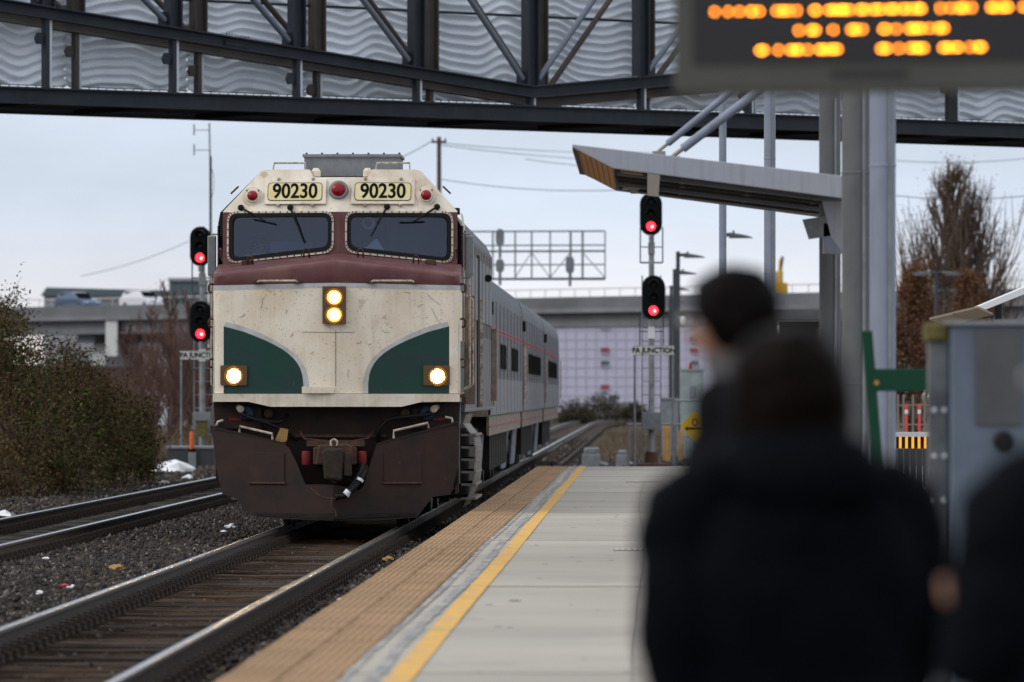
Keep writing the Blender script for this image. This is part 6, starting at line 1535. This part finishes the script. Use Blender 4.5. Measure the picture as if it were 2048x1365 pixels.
def person(label, loc, rz, H, coat, hair, trous, arms, scarf=None, seated=False, hood=False, cap=None, grp=None, head_turn=0.0, long_hair=False, hand=None, wide=1.0, back=0.0):
    """local frame: faces +Y, feet at z=0. arms: per side (elbow, wrist) in units of height"""
    e = thing('person', label, 'person', loc, rz, grp, local=True); k = H/1.75
    v = lambda x, y, z_: Vector((x*k, (y-back*max(0, min(1, (1.60-z_)/.12)))*k, z_*k))
    hip = .92 if not seated else .45
    dz = hip-.92
    J = {'pelvis': (v(0, 0, .95+dz), .13*k), 'waist': (v(0, 0, 1.12+dz), .125*k), 'chest': (v(0, -.01, 1.30+dz), .145*k), 'neckb': (v(0, -.02, 1.46+dz), .07*k), 'neck': (v(0, -.01, 1.53+dz), .055*k), 'skull': (v(0, .015, 1.62+dz), .085*k), 'crown': (v(0, 0, 1.685+dz), .07*k),
         'jaw': (v(0, .055, 1.565+dz), .045*k), 'nose': (v(.0, .105, 1.605+dz), .012*k)}
    E = [('pelvis', 'waist'), ('waist', 'chest'), ('chest', 'neckb'), ('neckb', 'neck'), ('neck', 'skull'), ('skull', 'crown'), ('skull', 'jaw'), ('jaw', 'nose')]
    for s, nm in ((-1, 'l'), (1, 'r')):
        sh_ = v(s*.185*wide, -.02, 1.42+dz); el = v(*arms[nm][0]) + Vector((0, 0, dz*k)); wr = v(*arms[nm][1]) + Vector((0, 0, dz*k))
        J[nm+'sh'] = (sh_, .062*k); J[nm+'el'] = (el, .045*k); J[nm+'wr'] = (wr, .030*k)
        E += [('chest', nm+'sh'), (nm+'sh', nm+'el'), (nm+'el', nm+'wr')]
        if seated: kn, an, to = v(s*.13, .42, .50), v(s*.14, .44, .08), v(s*.15, .60, .04)
        else: kn, an, to = v(s*.10, .01, .50), v(s*.11, -.02, .09), v(s*.13, .15, .04)
        J[nm+'hp'] = (v(s*.10, 0, hip-.06), .085*k); J[nm+'kn'] = (kn, .058*k); J[nm+'an'] = (an, .04*k); J[nm+'to'] = (to, .035*k)
        E += [('pelvis', nm+'hp'), (nm+'hp', nm+'kn'), (nm+'kn', nm+'an'), (nm+'an', nm+'to')]
        J[nm+'ear'] = (v(s*.083, .0, 1.60+dz), .014*k); E.append(('skull', nm+'ear'))
    skin_body('body', J, E, m_skin, e)
    for s in (-1, 1): MB().lathe(v(s*.032, .098, 1.628+dz), (0, 1, 0), [(.013*k, -.01*k), (.011*k, 0), (.002, .006*k)], 10).build('eye', m_eye, e, smooth=True)
    # coat: torso shell plus sleeves
    m = MB(); hem = .62 if not seated else .9
    prof = [(hem, .235, .17), (.80, .235, .17), (.95, .225, .165), (1.10, .215, .155), (1.22, .225, .16), (1.33, .235, .16), (1.41, .215, .14), (1.455, .155, .11), (1.49, .095, .09), (1.525, .082, .085)]
    if seated: prof = [p for p in prof if p[0] > .88]
    m.loft([ell(v(0, -.005, zz+dz), rx*k*wide, ry*k, 24) for zz, rx, ry in prof])
    for s, nm in ((-1, 'l'), (1, 'r')):
        el, wr = J[nm+'el'][0], J[nm+'wr'][0]; limb(m, [v(s*.13*wide, -.01, 1.425+dz), v(s*.20*wide, -.015, 1.39+dz), el, wr.lerp(el, .06)], [.085*k, .092*k, .078*k, .068*k, .055*k, .050*k])
    ct = m.build('coat', coat, e, smooth=True)
    sb = ct.modifiers.new('sub', 'SUBSURF'); sb.levels = 2; sb.render_levels = 2
    dm = ct.modifiers.new('folds', 'DISPLACE'); dm.texture = FOLD; dm.texture_coords = 'LOCAL'; dm.strength = .055; dm.mid_level = .5
    if hood:
        m = MB(); m.loft([ell(v(0, -.03, zz+dz), rx*k, ry*k, 20) for zz, rx, ry in ((1.41, .13, .12), (1.44, .165, .15), (1.49, .165, .15), (1.53, .135, .125), (1.55, .10, .10))]); m.build('hood', coat, ct, smooth=True)
    if scarf:
        m = MB(); m.loft([ell(v(0, -.01, zz+dz), rx*k, ry*k, 20) for zz, rx, ry in ((1.43, .13, .115), (1.46, .135, .12), (1.50, .115, .11), (1.545, .095, .098), (1.555, .08, .085))]); m.build('scarf', scarf, e, smooth=True)
    # trousers and shoes
    m = MB()
    for s, nm in ((-1, 'l'), (1, 'r')): limb(m, [J[nm+'hp'][0]+Vector((0, 0, .06*k)), J[nm+'hp'][0].lerp(J[nm+'kn'][0], .5), J[nm+'kn'][0], J[nm+'an'][0]], [.105*k, .098*k, .078*k, .066*k])
    m.build('trousers', trous, e, smooth=True)
    for nm in ('l', 'r'):
        m = MB(); a, t = J[nm+'an'][0], J[nm+'to'][0]; m.loft([ell(Vector((lerp(a.x, t.x, q), lerp(a.y-.05*k, t.y+.06*k, q), zz*k+ (J[nm+'to'][0].z-.04*k))), rx*k, .02*k, 14) for q, zz, rx in ((0, .05, .03), (.1, .05, .042), (.5, .05, .05), (.85, .035, .048), (1, .03, .02))]); m.build('shoe', m_shoe, e, smooth=True)
    # hair: cap over the back and top of the skull
    m = MB(); rings = []
    low = 1.46 if long_hair else 1.555
    for q in range(13):
        f = q/12
        if f <= .5: th = (.06+.94*f/.5)*pi/2; zz = 1.752-(1-math.cos(th))*.115; kk = math.sin(th)
        else: zz = lerp(1.637, low, (f-.5)/.5); kk = lerp(1, .98 if long_hair else .80, ((f-.5)/.5)**1.5)
        rx, ry = (.116 if long_hair else .092)*kk, (.125 if long_hair else .112)*kk; n = 20; cy_ = -.012
        ring_ = []
        for t in range(n):
            a = 2*pi*t/n; xx, yy = rx*math.cos(a), ry*math.sin(a)+cy_
            if f > .34 and yy > -.005: yy = min(yy, .055-(f-.34)*.09)     # leave the face free
            ring_.append(v(xx, yy, zz+dz))
        rings.append(ring_)
    m.loft(rings); hr = m.build('hair', hair, e, smooth=True)
    hm = hr.modifiers.new('sub', 'SUBSURF'); hm.levels = 2; hm.render_levels = 2
    dm = hr.modifiers.new('locks', 'DISPLACE'); dm.texture = LOCK; dm.texture_coords = 'LOCAL'; dm.strength = .028; dm.mid_level = .5
    if cap:
        m = MB(); m.loft([ell(v(0, 0, zz+dz), rx*k, ry*k, 20) for zz, rx, ry in ((1.67, .103, .117), (1.70, .104, .118), (1.745, .09, .10), (1.77, .05, .06), (1.776, .01, .01))]); cp_ = m.build('cap', cap, e, smooth=True)
        MB().prism([(-.08*k, 0), (.08*k, 0), (.065*k, .085*k), (0, .10*k), (-.065*k, .085*k)], 0, .012*k, lambda a, b, t: v(0, 0, 1.675+dz)+Vector((a, .10*k+b, t-.25*b))).build('peak', cap, cp_)
    # hands: palm and five fingers each
    for s, nm in ((-1, 'l'), (1, 'r')):
        el, wr = J[nm+'el'][0], J[nm+'wr'][0]; d = (wr-el).normalized(); side = d.cross(Vector((0, 0, 1))); side = side.normalized() if side.length > .2 else Vector((0, 1, 0))
        if abs(d.z) > .8: side = Vector((0, 1, 0))
        nrm = d.cross(side).normalized()*(-s if abs(d.z) > .8 else -1)
        HJ = {'w': (wr, .026*k), 'p': (wr+d*.05*k, .030*k), 'q': (wr+d*.078*k, .028*k)}; HE = [('w', 'p'), ('p', 'q')]
        for i, (off, ln) in enumerate(((-.030, .070), (-.010, .082), (.010, .077), (.029, .060))):
            b_ = wr+d*.088*k+side*off*k; t1 = b_+(d*.6+nrm*.45).normalized()*ln*.5*k; t2 = t1+(d*.2+nrm*.9).normalized()*ln*.45*k
            HJ['f%da' % i] = (b_, .0105*k); HJ['f%db' % i] = (t1, .009*k); HJ['f%dc' % i] = (t2, .0075*k)
            HE += [('q', 'f%da' % i), ('f%da' % i, 'f%db' % i), ('f%db' % i, 'f%dc' % i)]
        b_ = wr+d*.035*k-side*.030*k; HJ['ta'] = (b_, .013*k); HJ['tb'] = (b_+(d*.7-side*.5+nrm*.4).normalized()*.038*k, .011*k); HJ['tc'] = (b_+(d*.9-side*.4+nrm*.8).normalized()*.068*k, .009*k)
        HE += [('p', 'ta'), ('ta', 'tb'), ('tb', 'tc')]
        skin_body('hand', HJ, HE, m_skin, e)
    return e
rest = {'l': ((-.25, -.04, 1.13), (-.14, .05, .97)), 'r': ((.25, -.04, 1.13), (.14, .05, .97))}
slim = {'l': ((-.20, -.03, 1.13), (-.12, .05, .97)), 'r': ((.20, -.03, 1.13), (.12, .05, .97))}
s2 = F/10.6; s1_ = F/13.6
person('person in a black hooded coat seen from behind, large and nearest the middle', ((1574-VX)/s2, 10.6, PZ), R(24), 1.60, m_coat, m_hair, m_trous, rest, hood=True, wide=1.16, long_hair=True, grp='people waiting on the platform')
person('taller dark-haired person with grey scarf, standing in front of the black hooded coat', ((1458-VX)/s1_, 13.6, PZ), R(58), 1.765, m_coat2, m_hair2, m_trous, slim, scarf=m_scarf, wide=.85, back=.09, grp='people waiting on the platform')
s3 = F/10.0
person('person in a black coat at the right border holding up a hand', ((2165-VX)/s3, 10.0, PZ), R(45), 1.62, m_coat, m_hair, m_trous, {'l': ((-.27, .02, 1.14), (-.09, .175, 1.215)), 'r': ((.24, .04, 1.10), (.07, .19, 1.17))}, wide=1.12, grp='people waiting on the platform')
seat = MB().box(-1.35, -.78, 1.75, 2.2, 2.55, 2.95).build('driver_seat', m_black, loco, bevel=.03)
person('train driver in cap and pale shirt sitting behind the left windscreen', (TR1-1.06, LY+1.72, 2.44), R(165), 1.75, m_shirt, m_hair, m_trous, {'l': ((-.22, .1, 1.15), (-.16, .3, 1.08)), 'r': ((.22, .1, 1.15), (.16, .3, 1.08))}, seated=True, cap=m_cap)
